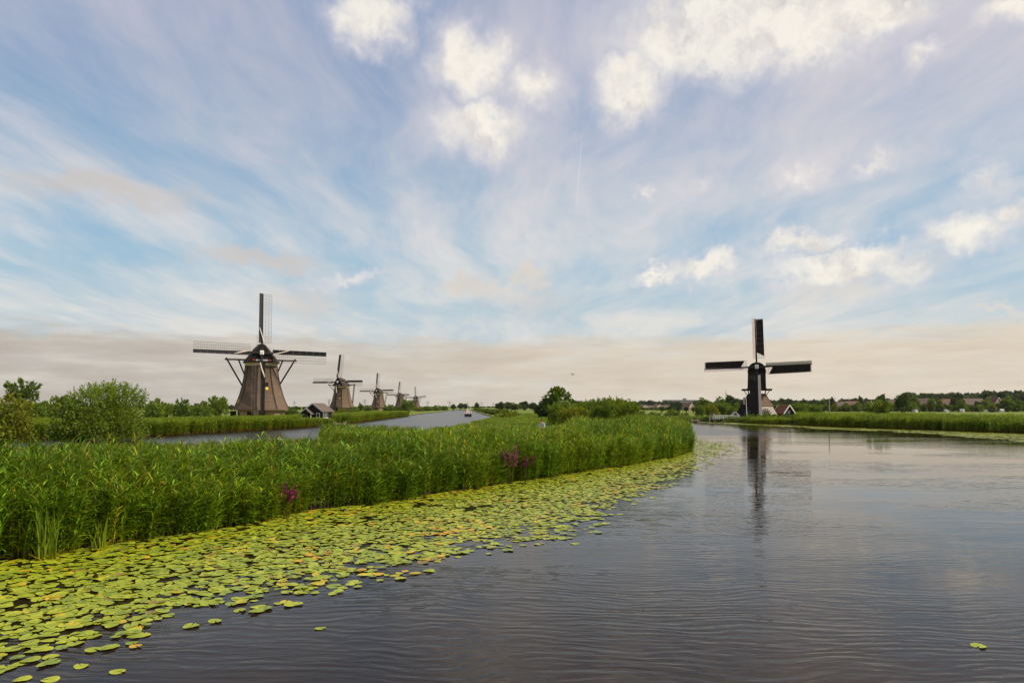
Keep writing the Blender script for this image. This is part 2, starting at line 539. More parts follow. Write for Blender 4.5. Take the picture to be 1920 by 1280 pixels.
W1, W2 = ccw(densify(W1, 4)), ccw(densify(W2, 6))
loops = [ccw(big), W1[::-1], W2[::-1]]
tris = tessellate_polygon([[Vector((x, y, 0)) for x, y in lp] for lp in loops])
flat = [q for lp in loops for q in lp]
b = B()
b.add([(x, y, GZ) for x, y in flat], [])
for t in tris:
    p0, p1, p2 = (flat[i] for i in t)
    s_ = (p1[0] - p0[0]) * (p2[1] - p0[1]) - (p1[1] - p0[1]) * (p2[0] - p0[0])
    b.f.append(tuple(t) if s_ > 0 else tuple(t[::-1]))
for lp in (W1, W2):            # sloping banks down under the water
    k = len(lp)
    vs = []
    for i, (x, y) in enumerate(lp):
        a, c2 = np.array(lp[i - 1]), np.array(lp[(i + 1) % k])
        d = (c2 - a) / (np.linalg.norm(c2 - a) + 1e-9)
        nrm = np.array((-d[1], d[0]))        # into the water for a ccw loop
        vs.append((x, y, GZ))
    inn = []
    for i, (x, y) in enumerate(lp):
        a, c2 = np.array(lp[i - 1]), np.array(lp[(i + 1) % k])
        d = (c2 - a) / (np.linalg.norm(c2 - a) + 1e-9)
        inn.append((x - d[1] * 0.7, y + d[0] * 0.7, -0.35))
    b.add(vs + inn, [(i, i + k, (i + 1) % k + k, (i + 1) % k) for i in range(k)])
tag(b.obj('ground', 'meadow'), kind='structure')
b = B()
b.add([(-130, -80, 0), (150, -80, 0), (150, 760, 0), (-130, 760, 0)], [(0, 1, 2, 3)])
tag(b.obj('water', 'water'), kind='structure')


def inpoly(P, poly):
    x, y = P[:, 0], P[:, 1]
    r = np.zeros(len(P), bool)
    k = len(poly)
    for i in range(k):
        x0, y0 = poly[i]
        x1, y1 = poly[(i + 1) % k]
        c = ((y0 > y) != (y1 > y))
        r ^= c & (x < (x1 - x0) * (y - y0) / (y1 - y0 + 1e-12) + x0)
    return r


def dist_line(P, line):
    d = np.full(len(P), 1e9)
    for i in range(len(line) - 1):
        a, c = np.array(line[i]), np.array(line[i + 1])
        t_ = np.clip(((P - a) @ (c - a)) / ((c - a) @ (c - a)), 0, 1)
        d = np.minimum(d, np.linalg.norm(P - (a + t_[:, None] * (c - a)), axis=1))
    return d


def vnoise(P, s_, seed):
    """smooth value noise 0..1"""
    r = np.random.default_rng(seed)
    g = r.random((64, 64))
    q = P / s_
    i = np.floor(q).astype(int)
    f = q - i
    f = f * f * (3 - 2 * f)
    gx = lambda a, c: g[a % 64, c % 64]
    return ((gx(i[:, 0], i[:, 1]) * (1 - f[:, 0]) + gx(i[:, 0] + 1, i[:, 1]) * f[:, 0]) * (1 - f[:, 1])
            + (gx(i[:, 0], i[:, 1] + 1) * (1 - f[:, 0]) + gx(i[:, 0] + 1, i[:, 1] + 1) * f[:, 0]) * f[:, 1])


# mounds under the mills
def mound(cx, cy, r0, r1, z1, name='mound'):
    bb = B()
    k = 28
    vs = []
    for (r_, z_) in ((r0, GZ - 0.1), ((r0 + r1) / 2, (GZ + z1) / 2 + .1), (r1, z1)):
        for j in range(k):
            a = 2 * math.pi * j / k
            q = 1 + 0.05 * math.sin(3 * a + cx)
            vs.append((cx + r_ * q * math.cos(a), cy + r_ * q * math.sin(a), z_))
    fs = [(i * k + j, i * k + (j + 1) % k, (i + 1) * k + (j + 1) % k, (i + 1) * k + j) for i in range(2) for j in range(k)]
    fs.append(tuple(2 * k + j for j in range(k)))
    bb.add(vs, fs)
    return tag(bb.obj(name, 'meadow'), kind='structure')


# footpath on a low bank along the spit
pth = [(-30, 38, .5), (-15.4, 45, .62), (-4, 53, .85), (2.8, 60, 1.1), (5, 70, .7), (6, 78, .3)]
b = B()
vs = []
for i, q in enumerate(pth):
    a, c2 = Vector(pth[max(i - 1, 0)]), Vector(pth[min(i + 1, len(pth) - 1)])
    d = (c2 - a)
    d.z = 0
    d.normalize()
    nn = Vector((-d.y, d.x, 0))
    for off_, zz_ in ((-2.6, .3), (-1.1, None), (1.1, None), (2.6, .3)):
        v = Vector(q) + nn * off_
        v.z = q[2] + 0.008 if zz_ is None else zz_
        vs.append(v)
b.add(vs, [(i * 4 + j, i * 4 + j + 1, i * 4 + j + 5, i * 4 + j + 4) for i in range(len(pth) - 1) for j in range(3)])
tag(b.obj('footpath', 'path'), kind='structure')


# ------------------------------------------------------------------ windmills
def rotor_sail(parent, hub, tilt, ang, r0, r1, style, label=None):
    """one sail (part) with its boards, lattice and cloth (sub-parts), built along +z about the hub"""
    b = B()
    b.add([(-.22, -.2, -.3), (.22, -.2, -.3), (.22, .2, -.3), (-.22, .2, -.3), (-.13, -.12, r1), (.13, -.12, r1), (.13, .12, r1), (-.13, .12, r1)],
          [(3, 2, 1, 0), (4, 5, 6, 7), (0, 1, 5, 4), (1, 2, 6, 5), (2, 3, 7, 6), (3, 0, 4, 7)])
    sail = b.obj('sail', 'stock', parent)
    sail.matrix_local = Matrix.Translation(hub) @ Matrix.Rotation(-tilt, 4, 'X') @ Matrix.Rotation(ang, 4, 'Y')
    wl = B()                                   # leading edge boards, slightly twisted
    ww = .62 if style == 'thatched' else .66
    k = 8
    for i in range(k):
        za, zb = r0 + (r1 - r0) * i / k + .01, r0 + (r1 - r0) * (i + 1) / k - .01
        wl.add([(-.14, -.16, za), (-.14 - ww, -.42, za), (-.14 - ww, -.37, za), (-.14, -.11, za),
                (-.14, -.16, zb), (-.14 - ww, -.42, zb), (-.14 - ww, -.37, zb), (-.14, -.11, zb)],
               [(3, 2, 1, 0), (4, 5, 6, 7), (0, 1, 5, 4), (1, 2, 6, 5), (2, 3, 7, 6), (3, 0, 4, 7)])
    wl.obj('windboard', 'stock' if style == 'thatched' else 'pinkwhite', sail)
    lw = 2.0 if style == 'thatched' else 1.85
    la = B()
    nb = 26
    for i in range(nb + 1):
        z = r0 + .2 + (r1 - .1 - r0 - .2) * i / nb
        ys = .10 + .35 * (1 - i / nb)             # weathering twist
        la.beam((.05, 0, z), (lw, ys, z), .046, .046)
    for q in (.36, .68, 1.0):
        la.beam((lw * q, (.45) * q, r0 + .2), (lw * q, .10 * q, r1 - .1), .046, .046)
    la.obj('lattice', 'lattice', sail)
    if style == 'thatched':
        t = B()                                # rolled sailcloth tied across the stock
        t.tube([(.35, -.30, r0 + .1), (.02, -.34, r0 + 1.5), (-.45, -.55, r0 + 2.9), (-.62, -.52, r0 + 3.6)], [.13, .16, .15, .07], 6)
        t.obj('rolled_sailcloth', 'beige_cloth', sail)
    else:
        cb = B()                               # dark sailcloth spread on the lattice, cut back at the inner corner
        rows = 14
        vs = []
        for i in range(rows + 1):
            u = i / rows
            z = r0 + .9 + (r1 - .25 - r0 - .9) * u
            for q in (0.1, .4, .7, 1.0):
                zz2 = z + (0.55 * (1 - q) if i == 0 else 0) - (0.0 if i else .5 * (q - .5))
                vs.append((lw * q * (1.0 if u < .97 else .97), -.10 + .35 * (1 - u) * q + .05 * math.sin(u * 40), zz2))
        fs = [(i * 4 + j, i * 4 + j + 1, i * 4 + j + 5, i * 4 + j + 4) for i in range(rows) for j in range(3)]
        cb.add(vs, fs)
        nv = len(cb.v)
        cb.add([(x, y + .03, z) for x, y, z in cb.v[:nv]], [f[::-1] for f in fs])
        cb.obj('sailcloth', 'cloth', sail)
    if label:
        sail['label'] = label
    return sail


def thatched_mill():
    """octagonal ground-sail mill, sails facing local -y, ground at z=0"""
    t = thing('thatched_windmill', 'x', 'windmill')
    e0 = R(-13)
    dirs = [(math.sin(e0 + R(45) * k), -math.cos(e0 + R(45) * k)) for k in range(8)]
    prof = [(6.2, 2.30), (6.16, 2.62), (5.5, 4.0), (4.8, 5.9), (4.25, 7.9), (3.85, 10.0), (3.55, 12.4), (3.48, 13.0)]
    bb = B()
    vs = [(d[0] * r_, d[1] * r_, z) for r_, z in prof for d in dirs]
    fs = [(i * 8 + j, i * 8 + (j + 1) % 8, i * 8 + (j + 1) % 8 + 8, i * 8 + j + 8) for i in range(len(prof) - 1) for j in range(8)]
    fs.append(tuple(range(8))[::-1])
    fs.append(tuple((len(prof) - 1) * 8 + j for j in range(8)))
    bb.add(vs, fs)
    body = bb.obj('thatched_body', 'thatch', t)
    # raised thatch rolls along the eight corners, sub-parts
    for k in range(8):
        r2 = B()
        r2.tube([(dirs[k][0] * (r_ + .03), dirs[k][1] * (r_ + .03), z) for r_, z in prof[1:]], [.13] * (len(prof) - 1), 5)
        r2.obj('corner_roll', 'thatch_cap', body)
    bw = B()
    vs = [(d[0] * r_, d[1] * r_, z) for r_, z in ((5.3, -.4), (5.3, 2.35)) for d in dirs]
    bw.add(vs, [(j, (j + 1) % 8, (j + 1) % 8 + 8, j + 8) for j in range(8)])
    wall = bw.obj('base_wall', 'brick', t)

    def on_facet(k, u, z0, z1, w_, r_, slope=0.0, depth=.08):
        a, c = Vector((*dirs[k % 8], 0)), Vector((*dirs[(k + 1) % 8], 0))
        mid = (a + c) / 2 * r_ + (c - a) * r_ * u
        nx = (c - a).normalized()
        nrm = Vector(((a + c).x, (a + c).y, 0)).normalized()
        q = B()
        for oz in (0,):
            vs2 = []
            for dz_, dn in ((0, 0), (1, -slope)):
                for sx_ in (-1, 1):
                    for dd in (-.05, depth):
                        v = mid + nx * sx_ * w_ / 2 + nrm * (dn + dd)
                        v.z = z0 if dz_ == 0 else z1
                        vs2.append(v)
            q.add(vs2, [(0, 1, 3, 2), (4, 6, 7, 5), (0, 4, 5, 1), (2, 3, 7, 6), (1, 5, 7, 3), (0, 2, 6, 4)])
        return q
    dr = on_facet(7, .1, -.2, 2.0, 1.5, 5.3).obj('door', 'black_wood', t)
    on_facet(7, .22, .8, 1.1, .12, 5.3, depth=.14).obj('handle', 'steel', dr)
    on_facet(0, -.2, -.2, 2.1, 1.3, 5.3).obj('door', 'black_wood', t)
    on_facet(6, 0.0, .3, 1.6, 1.2, 5.3).obj('shutter', 'green_wood', t)
    on_facet(1, .15, .5, 1.6, .9, 5.3).obj('shutter', 'green_wood', t)
    wd = on_facet(0, .12, 7.0, 8.7, .75, 4.38, .36, .10).obj('window', 'black_wood', t)
    on_facet(0, .12, 7.0, 7.6, .6, 4.38, .16, .16).obj('shutter', 'yellow', wd)
    wd = on_facet(6, .0, 3.6, 5.0,   .7, 5.55, .44, .12).obj('window', 'black_wood', t)
    on_facet(6, .0, 3.9, 4.9, .55, 5.46, .33, .16).obj('shutter', 'yellow', wd)
    # cream curb ring below the cap
    cr = B()
    vs = [(3.68 * math.cos(2 * math.pi * j / 20), 3.68 * math.sin(2 * math.pi * j / 20), z) for z in (12.55, 13.3) for j in range(20)]
    cr.add(vs, [(j, (j + 1) % 20, (j + 1) % 20 + 20, j + 20) for j in range(20)])
    cr.obj('curb_ring', 'cream', t)
    # cap: boat-shaped thatch
    cp = B()
    half = [(4.15, -.15), (3.9, .25), (3.15, 1.15), (2.45, 2.1), (1.75, 3.05), (.85, 3.95), (0, 4.3)]
    sec = half + [(-x, z) for x, z in half[::-1][1:]]
    st = [(-3.9, .74, .98), (-3.2, .86, 1.0), (-1.5, .98, 1.0), (.5, 1.0, .95), (2.2, .92, .86), (3.7, .72, .66), (4.7, .42, .42)]
    nk = len(sec)
    vs = [(x * a, y, 13.45 + z * h) for (y, a, h) in st for x, z in sec]
    fs = [(i * nk + j, (i + 1) * nk + j, (i + 1) * nk + j + 1, i * nk + j + 1) for i in range(len(st) - 1) for j in range(nk - 1)]
    fs += [(i * nk, i * nk + nk - 1, (i + 1) * nk + nk - 1, (i + 1) * nk) for i in range(len(st) - 1)]
    fs += [tuple(range(nk)), tuple((len(st) - 1) * nk + j for j in range(nk))[::-1]]
    cp.add(vs, fs)
    cap = cp.obj('cap', 'thatch_cap', t)
    fb_ = B()
    fb_.prism([(x * .70, 13.5 + z * .90) for x, z in sec], -3.99, -3.93)
    fb_.obj('front_boarding', 'black_wood', cap)
    sg = B()
    sg.box((0, -4.06, 13.75), (2.6, .1, .32))
    sg.obj('name_board', 'greywhite', cap)
    for sx_ in (-1, 1):
        q = B()
        q.box((sx_ * 1.75, -4.05, 13.75), (.5, .1, .28))
        q.obj('trim_board', 'red', cap)
    # tail: cross beams and braces down to the tail pole
    for (y, L, z) in ((-.2, 7.9, 14.0), (3.3, 5.2, 14.2)):
        q = B()
        q.beam((-L, y, z), (L, y, z), .32, .34)
        q.obj('cross_beam', 'stock', t)
    for sx_ in (-1, 1):
        q = B()
        q.beam((sx_ * 7.6, -.2, 14.35), (sx_ * .35, 9.6, 1.3), .26)
        q.obj('tail_brace', 'stock', t)
        q = B()
        q.beam((sx_ * 5.0, 3.3, 14.3), (sx_ * .3, 9.4, 2.2), .24)
        q.obj('tail_brace', 'stock', t)
    q = B()
    q.beam((0, 3.6, 15.2), (0, 10.0, .3), .42)
    q.obj('tail_pole', 'stock', t)
    q = B()
    q.beam((-.9, 10, .3), (.9, 10, .3), .3)
    q.tube([(0, 10, .3), (0, 10, -.4)], [.15, .15], 6)
    q.obj('winch', 'stock', t)
    q = B()
    q.tube([(-.9, 1.2, 17.0), (-.9, 1.2, 20.0)], [.05, .025], 5)
    q.obj('lightning_rod', 'steel', t)
    # water box beside the wall
    q = B()
    q.box((-6.1, 1.0, .9), (1.3, 2.0, 2.4))
    q.obj('wheel_housing', 'black_wood', t)
    return t


TILT = R(12)


def add_rotor(t, hub, phi, r0, r1, style):
    hb = B()
    hb.box((0, 0, 0), (.85, .8, .95))
    hb.tube([(0, .2, 0), (0, 2.6, 0)], [.38, .42], 10)
    h = hb.obj('hub', 'white', t)
    h.matrix_local = Matrix.Translation(hub) @ Matrix.Rotation(-TILT, 4, 'X') @ Matrix.Rotation(phi, 4, 'Y')
    q = B()
    q.box((0, -.43, 0), (.66, .06, .74))
    q.obj('hub_plate', 'white', h)
    q = B()
    q.tube([(0, -.50, 0), (0, -.455, 0)], [.13, .13], 8)
    q.obj('hub_boss', 'red', h)
    for k in range(4):
        rotor_sail(t, hub, TILT, phi + R(90) * k, r0, r1, style)


m1 = thatched_mill()
HUB1 = Vector((0, -4.1, 15.4))
add_rotor(m1, HUB1, R(1.3), 2.3, 14.3, 'thatched')
MZ = 0.75
mills = [(490, 160, 22, 1.3, MZ, 'large near thatched windmill with brick base behind the left reed bank'),
         (641, 350, -17, 0.5, .8, 'second thatched windmill along the canal, just behind the black boathouse'),
         (710, 540, -13, -0.5, .6, 'third thatched windmill along the canal, with bushes at its foot'),
         (751, 730, -26, 0.8, .6, 'fourth thatched windmill along the canal, half hidden by a round willow'),
         (780, 920, -4, -3.0, .6, 'farthest and smallest thatched windmill, last in the row on the canal')]


def set_phi(t, hub, phi):
    k = 0
    for ch in t.children:
        if ch.name.startswith(('sail', 'hub')):
            a = phi if ch.name.startswith('hub') else phi + R(90) * k
            k += ch.name.startswith('sail')
            ch.matrix_local = Matrix.Translation(hub) @ Matrix.Rotation(-TILT, 4, 'X') @ Matrix.Rotation(a, 4, 'Y')


for i, (px, D, rz, phi, mz, lab) in enumerate(mills):
    o = m1 if i == 0 else copy_tree(m1)
    o.location = (X(px, D), D, mz)
    o.rotation_euler = (0, 0, R(rz))
    tag(o, lab, 'windmill', 'thatched windmills along the left canal')
    if i:
        set_phi(o, HUB1, R(phi))
    mound(X(px, D), D, 16, 9.5, mz + .02)

# hollow post mill on the right
DP = 172
pm = thing('post_windmill', 'black hollow post mill with dark sailcloth on the right bank', 'windmill', (X(1419, DP), DP, .9), R(-20))
z0 = 7.25
hs = B()
prof = [(2.18, z0), (2.12, z0 + 2.6), (2.08, z0 + 4.2), (2.0, z0 + 4.9), (1.78, z0 + 5.6), (1.35, z0 + 6.15), (.75, z0 + 6.5), (0, z0 + 6.62)]
poly = prof + [(-x, z) for x, z in prof[::-1][1:]]
hs.prism(poly, -2.5, 2.9)
house = hs.obj('mill_house', 'black_wood', pm)
q = B()
q.prism([(x * 1.06, z0 + 4.7 + (z - z0 - 4.7) * 1.06) for x, z in poly if z > z0 + 4.5], -2.75, -2.56)
q.obj('weather_board', 'black_wood', house)
q = B()
for i in range(9):
    q.box((-1.6 + i * .4, -2.53, z0 + 2.1), (.36, .05, 4.1))
q.obj('front_planking', 'stock', house)
q = B()
q.prism([(x * 1.05, z + .05) for x, z in poly if z > z0 + 4.0], -2.5, 3.1)
q.obj('roof_boarding', 'black_wood', house)
for k in range(2):
    q = B()
    q.beam((-3.6, -1.2 + 2.6 * k, z0 - .1), (3.6, -1.2 + 2.6 * k, z0 - .1), .34, .34)
    q.obj('gallery_beam', 'stock', pm)
for sx_ in (-1, 1):
    q = B()
    q.box((sx_ * 2.85, .1, z0 + .12), (1.4, 3.4, .09))
    q.obj('gallery_deck', 'stock', pm)
    for y in (-1.2, 1.4):
        q = B()
        q.beam((sx_ * 3.1, y, z0 - .2), (sx_ * 1.9, y, z0 - 1.9), .16)
        q.obj('gallery_brace', 'stock', pm)
q = B()
q.tube([(0, 0.2, z0 + .2), (0, 0.2, z0 - 1.6)], [.95, 1.15], 10)
q.obj('hollow_post', 'black_wood', pm)
# spread lower tower, turned so two sides show
RT = Matrix.Rotation(R(48), 3, 'Z')
cor = lambda r_, z: [RT @ Vector((i * r_, j * r_, z)) for i, j in ((-1, -1), (1, -1), (1, 1), (-1, 1))]
ht, zt, zm, hb_ = 1.35, z0 - 1.0, 3.1, 4.0
hm = ht + (hb_ - ht) * (zt - zm) / (zt - 0)
up = cor(ht, zt) + cor(hm + .16, zm)
for k, (nm, mt) in enumerate((('thatched_side', 'thatch'), ('thatched_side', 'thatch'), ('thatched_side', 'thatch'), ('boarded_side', 'black_wood'))):
    q = B()
    a, c, d, e = up[4 + k], up[4 + (k + 1) % 4], up[(k + 1) % 4], up[k]
    ctr = Vector((0, 0, (zt + zm) / 2))
    nrm = (c - a).cross(d - a).normalized()
    q.add([a, c, d, e, a - nrm * .25, c - nrm * .25, d - nrm * .25, e - nrm * .25], [(0, 1, 2, 3), (7, 6, 5, 4), (0, 4, 5, 1), (2, 6, 7, 3), (1, 5, 6, 2), (0, 3, 7, 4)])
    q.obj(nm, mt, pm)
lo = cor(hm, zm) + cor(hb_, -.3)
for k in range(4):
    q = B()
    a, c, d, e = lo[4 + k], lo[4 + (k + 1) % 4], lo[(k + 1) % 4], lo[k]
    nrm = (c - a).cross(d - a).normalized()
    np_ = 15
    for i in range(np_):
        u0, u1 = i / np_ + .004, (i + 1) / np_ - .004
        A, C_, Dd, E = a.lerp(c, u0), a.lerp(c, u1), e.lerp(d, u1), e.lerp(d, u0)
        q.add([A, C_, Dd, E, A - nrm * .12, C_ - nrm * .12, Dd - nrm * .12, E - nrm * .12], [(0, 1, 2, 3), (7, 6, 5, 4), (0, 4, 5, 1), (2, 6, 7, 3), (1, 5, 6, 2), (0, 3, 7, 4)])
    wl_ = q.obj('plank_wall', 'planks' if k in (0, 1) else 'black_wood', pm)
    if k == 0:
        # scoop wheel blades in the wall
        ctr = (a + c) / 2 + nrm * .25
        ux = (c - a).normalized()
        uz = ((d + e) / 2 - (a + c) / 2).normalized()
        ctr = ctr + uz * .9 - ux * .6
        sw = B()
        for j in range(9):
            an = R(8 + j * 20.5)
            dr_ = ux * math.cos(an) + uz * math.sin(an)
            sw.beam(ctr + dr_ * .95, ctr + dr_ * 2.05, .22, .10, up=nrm)
        whl = sw.obj('scoop_wheel', 'black_wood', pm)
        rm = B()
        pts = [ctr - nrm * .06 + (ux * math.cos(R(j * 12)) + uz * math.sin(R(j * 12))) * 1.0 for j in range(16)]
        rm.tube(pts, [.07] * 16, 5)
        rm.obj('rim', 'black_wood', whl)
for k in range(4):
    q = B()
    q.beam(lo[4 + k] * 1.005, up[k] * 1.01, .22)
    q.obj('corner_board', 'black_wood', pm)
dq = B()
a, c, d, e = lo[7], lo[4], lo[0], lo[3]
nrm = (c - a).cross(d - a).normalized()
A = a.lerp(c, .38)
C_ = a.lerp(c, .62)
up_ = ((e - a) + (d - c)).normalized()
dq.add([A, C_, C_ + up_ * 2.4, A + up_ * 2.4] + [v + nrm * .1 for v in (A, C_, C_ + up_ * 2.4, A + up_ * 2.4)], [(3, 2, 1, 0), (4, 5, 6, 7), (0, 1, 5, 4), (1, 2, 6, 5), (2, 3, 7, 6), (3, 0, 4, 7)])
dq.obj('door', 'green_wood', pm)
for sx_ in (-1, 1):
    q = B()
    q.beam((sx_ * 2.3, 1.6, z0 + .3), (sx_ * .4, 8.2, .8), .2)
    q.obj('tail_brace', 'stock', pm)
q = B()
q.beam((0, 2.6, z0 + .6), (0, 8.6, .2), .34)
q.obj('tail_pole', 'stock', pm)
add_rotor(pm, Vector((0, -3.55, 12.75)), R(-2.0), 2.1, 12.5, 'post')
for s_, lab in zip([c for c in pm.children if c.name.startswith('sail')], ('upright sail', 'right hand sail', 'hanging sail with pale grey windboard', 'left hand sail')):
    s_['label'] = lab + ' of the black post mill'
mound(X(1419, DP), DP, 12, 8.0, .92)

# flag beside the post mill
fl = thing('flagpole', 'white flagpole with limp red white and blue flag before the post mill', 'flagpole', (X(1401, 165), 165, 0.5), R(-18))
q = B()
q.tube([(0, 0, -.1), (-.35, 0, 6.2)], [.085, .05], 7)
q.obj('pole', 'white', fl)
fg = thing('flag', 'x', 'x')
C.objects.unlink(fg)
bpy.data.objects.remove(fg)
for i, (mt, nm) in enumerate((('red', 'red_stripe'), ('white', 'white_stripe'), ('blue', 'blue_stripe'))):
    q = B()
    za = 5.9 - i * .05
    vs = []
    for j in range(8):
        u = j / 7
        z = za - .15 - u * 1.7
        x = -.33 + .04 * (6.2 - z) / 6 - .10 - i * .16 - .10 * math.sin(u * 3)
        vs += [(x, .07 * math.sin(j * 1.3 + i), z), (x - .17, .07 * math.sin(j * 1.3 + i + 1), z - .12)]
    fs = [(2 * j, 2 * j + 1, 2 * j + 3, 2 * j + 2) for j in range(7)]
    q.add(vs, fs)
    n0 = len(vs)
    q.add([(x, y + .02, z) for x, y, z in vs], [f[::-1] for f in fs])
    q.obj(nm, mt, fl)


# ------------------------------------------------------------------ small buildings
def gable(name, label, cat, loc, rz, L, W, H, HR, wall, roof, trim=None, over=.25, group=None, wins=(), door=None, chimney=False):
    """gable end faces local -y; L along y, W along x"""
    t = thing(name, label, cat, loc, rz, group)
    q = B()
    q.prism([(-W / 2, -.3), (W / 2, -.3), (W / 2, H), (0, HR - .1), (-W / 2, H)], -L / 2, L / 2)
    wl_ = q.obj('wall', wall, t)
    q = B()
    th = .14
    sl_ = (HR - H) / (W / 2)
    xe = W / 2 + over
    for sx_ in (-1, 1):
        q.add([(0, -L / 2 - over, HR), (sx_ * xe, -L / 2 - over, H - sl_ * over), (sx_ * xe, L / 2 + over, H - sl_ * over), (0, L / 2 + over, HR),
               (0, -L / 2 - over, HR + th), (sx_ * xe, -L / 2 - over, H - sl_ * over + th), (sx_ * xe, L / 2 + over, H - sl_ * over + th), (0, L / 2 + over, HR + th)],
              [(0, 1, 2, 3), (7, 6, 5, 4), (0, 4, 5, 1), (1, 5, 6, 2), (2, 6, 7, 3)])
    rf = q.obj('roof', roof, t)
    if trim:
        for y in (-L / 2 - over - .04, L / 2 + over + .04):
            for sx_ in (-1, 1):
                q = B()
                q.beam((0, y, HR + .06), (sx_ * (xe + .03), y, H - sl_ * over + .03), .06, .26)
                q.obj('barge_board', trim, rf)
    if chimney:
        q = B()
        q.box((0, L * .28, HR + .35), (.7, .7, 1.3))
        q.obj('chimney', 'house_brick', rf)
    for (side, u, z, ww, hh_) in wins:
        q, g_ = B(), B()
        if side == 'f':
            q.box((u, -L / 2 - .03, z), (ww, .08, hh_))
            g_.box((u, -L / 2 - .06, z), (ww * .72, .08, hh_ * .76))
        else:
            sx_ = 1 if side == 'r' else -1
            q.box((sx_ * (W / 2 + .03), u, z), (.08, ww, hh_))
            g_.box((sx_ * (W / 2 + .06), u, z), (.08, ww * .78, hh_ * .76))
        f_ = q.obj('window', 'white', t)
        g_.obj('pane', 'glass', f_)
    if door:
        q = B()
        q.box((door, -L / 2 - .04, 1.0), (1.0, .1, 2.0))
        q.obj('door', 'green_wood', t)
    return t


DB = 146
bh = gable('boathouse', 'black boarded boathouse with white trim beside the left canal', 'boathouse', (X(594, DB), DB + 1.0, .6), R(-14), 4.0, 4.3, 2.35, 3.9, 'black_wood', 'brown_roof', 'greywhite', .3,
           wins=(('f', 1.15, 1.45, .85, 1.0), ('r', -1.4, 1.5, .62, 1.4), ('r', -.7, 1.5, .62, 1.4), ('r', 0.0, 1.5, .62, 1.4), ('f', -1.7, 1.2, .6, .8)))
q = B()
q.prism([(-2.3, 1.75), (.1, 1.75), (-1.1, 2.75)], -3.1, -2.04)
po = q.obj('porch_gable', 'black_wood', bh)
for sx_ in (-1, 1):
    q = B()
    q.add([(-1.1, -3.25, 2.8), (-1.1 + sx_ * 1.5, -3.25, 1.62), (-1.1 + sx_ * 1.5, -2.0, 1.62), (-1.1, -2.0, 2.8), (-1.1, -3.25, 2.92), (-1.1 + sx_ * 1.5, -3.25, 1.74), (-1.1 + sx_ * 1.5, -2.0, 1.74), (-1.1, -2.0, 2.92)],
          [(0, 1, 2, 3), (7, 6, 5, 4), (0, 4, 5, 1), (1, 5, 6, 2), (2, 6, 7, 3)])
    q.obj('porch_roof', 'brown_roof', bh)
    q = B()
    q.beam((-1.1, -3.3, 2.9), (-1.1 + sx_ * 1.53, -3.3, 1.68), .06, .2)
    q.obj('barge_board', 'greywhite', bh)
    q = B()
    q.box((-1.1 + sx_ * 1.1, -3.0, .7), (.14, .14, 2.2))
    q.obj('porch_post', 'white', bh)


def jetty(label, px0, px1, D, w_, group='wooden jetties', zt=.38, mt='dock'):
    x0, x1 = X(px0, D), X(px1, D)
    t = thing('jetty', label, 'jetty', ((x0 + x1) / 2, D, 0), 0)
    L = x1 - x0
    k = max(3, int(L / .5))
    for i in range(k):
        q = B()
        q.box((-L / 2 + (i + .5) * L / k, 0, zt), (L / k - .03, w_, .07))
        q.obj('plank', mt, t)
    for sx_ in (-1, 1):
        for sy_ in (-1, 1):
            q = B()
            q.tube([(sx_ * (L / 2 - .15), sy_ * (w_ / 2 - .1), -.5), (sx_ * (L / 2 - .15), sy_ * (w_ / 2 - .1), zt + .55)], [.09, .08], 7)
            q.obj('post', 'pole_wood', t)
    return t


jetty('low wooden jetty on the water by the black boathouse', 626, 648, 141, 2.0)
jetty('pale wooden landing stage left of the white bridge', 1296, 1310, 169, 1.6)
jetty('pale wooden landing stage right of the white bridge', 1384, 1398, 167, 1.6)

fbz = 168
fb2 = thing('footbridge', 'white railed footbridge on the bank left of the post mill', 'bridge', (X(1362, fbz), fbz, .25), 0)
Lb = X(1385, fbz) - X(1341, fbz)
q = B()
q.box((0, 0, .35), (Lb + 2.2, 1.6, .22))
q.obj('deck', 'black_wood', fb2)
for sy_ in (-1, 1):
    for i in range(7):
        q = B()
        q.box((-Lb / 2 + i * Lb / 6, sy_ * .75, .95), (.14, .12, 1.1))
        q.obj('post', 'white', fb2)
    for z in (1.42, .95):
        q = B()
        q.box((0, sy_ * .75 - .09, z), (Lb + .3, .06, .13))
        q.obj('rail', 'white', fb2)
for sx_ in (-1, 1):
    q = B()
    q.box((sx_ * (Lb / 2 + .8), 0, -.2), (.5, 1.5, .95))
    q.obj('abutment', 'black_wood', fb2)
tp = thing('sluice_hoist', 'pale wooden sluice hoist with slanted strut at the left end of the white bridge', 'hoist', (X(1332, fbz), fbz - .4, .3), 0)
q = B()
q.box((-.25, 0, .9), (.2, .2, 2.2))
q.obj('post', 'planks', tp)
q = B()
q.box((.35, 0, .9), (.2, .2, 2.2))
q.obj('post', 'planks', tp)
q = B()
q.box((.05, 0, 1.75), (1.0, .26, .5))
q.obj('winch_box', 'brown_roof', tp)
q = B()
q.beam((.5, 0, 1.9), (1.55, 0, .7), .12)
q.obj('strut', 'white', tp)

gable('shed', 'small shed with orange tile roof and white barge boards right of the post mill', 'shed', (X(1470, 176), 176, .9), R(16), 3.8, 2.9, 1.5, 3.3, 'black_wood', 'orange_roof', 'white', .3, wins=(('f', .1, 1.6, .5, .7),), door=-.8)
gable('shed', 'tiny shed with white gable trim between footbridge and post mill', 'shed', (X(1379, 170), 170.5, .6), R(-10), 1.6, 1.4, 1.2, 1.9, 'house_brick', 'black_wood', 'white', .2, door=.2)

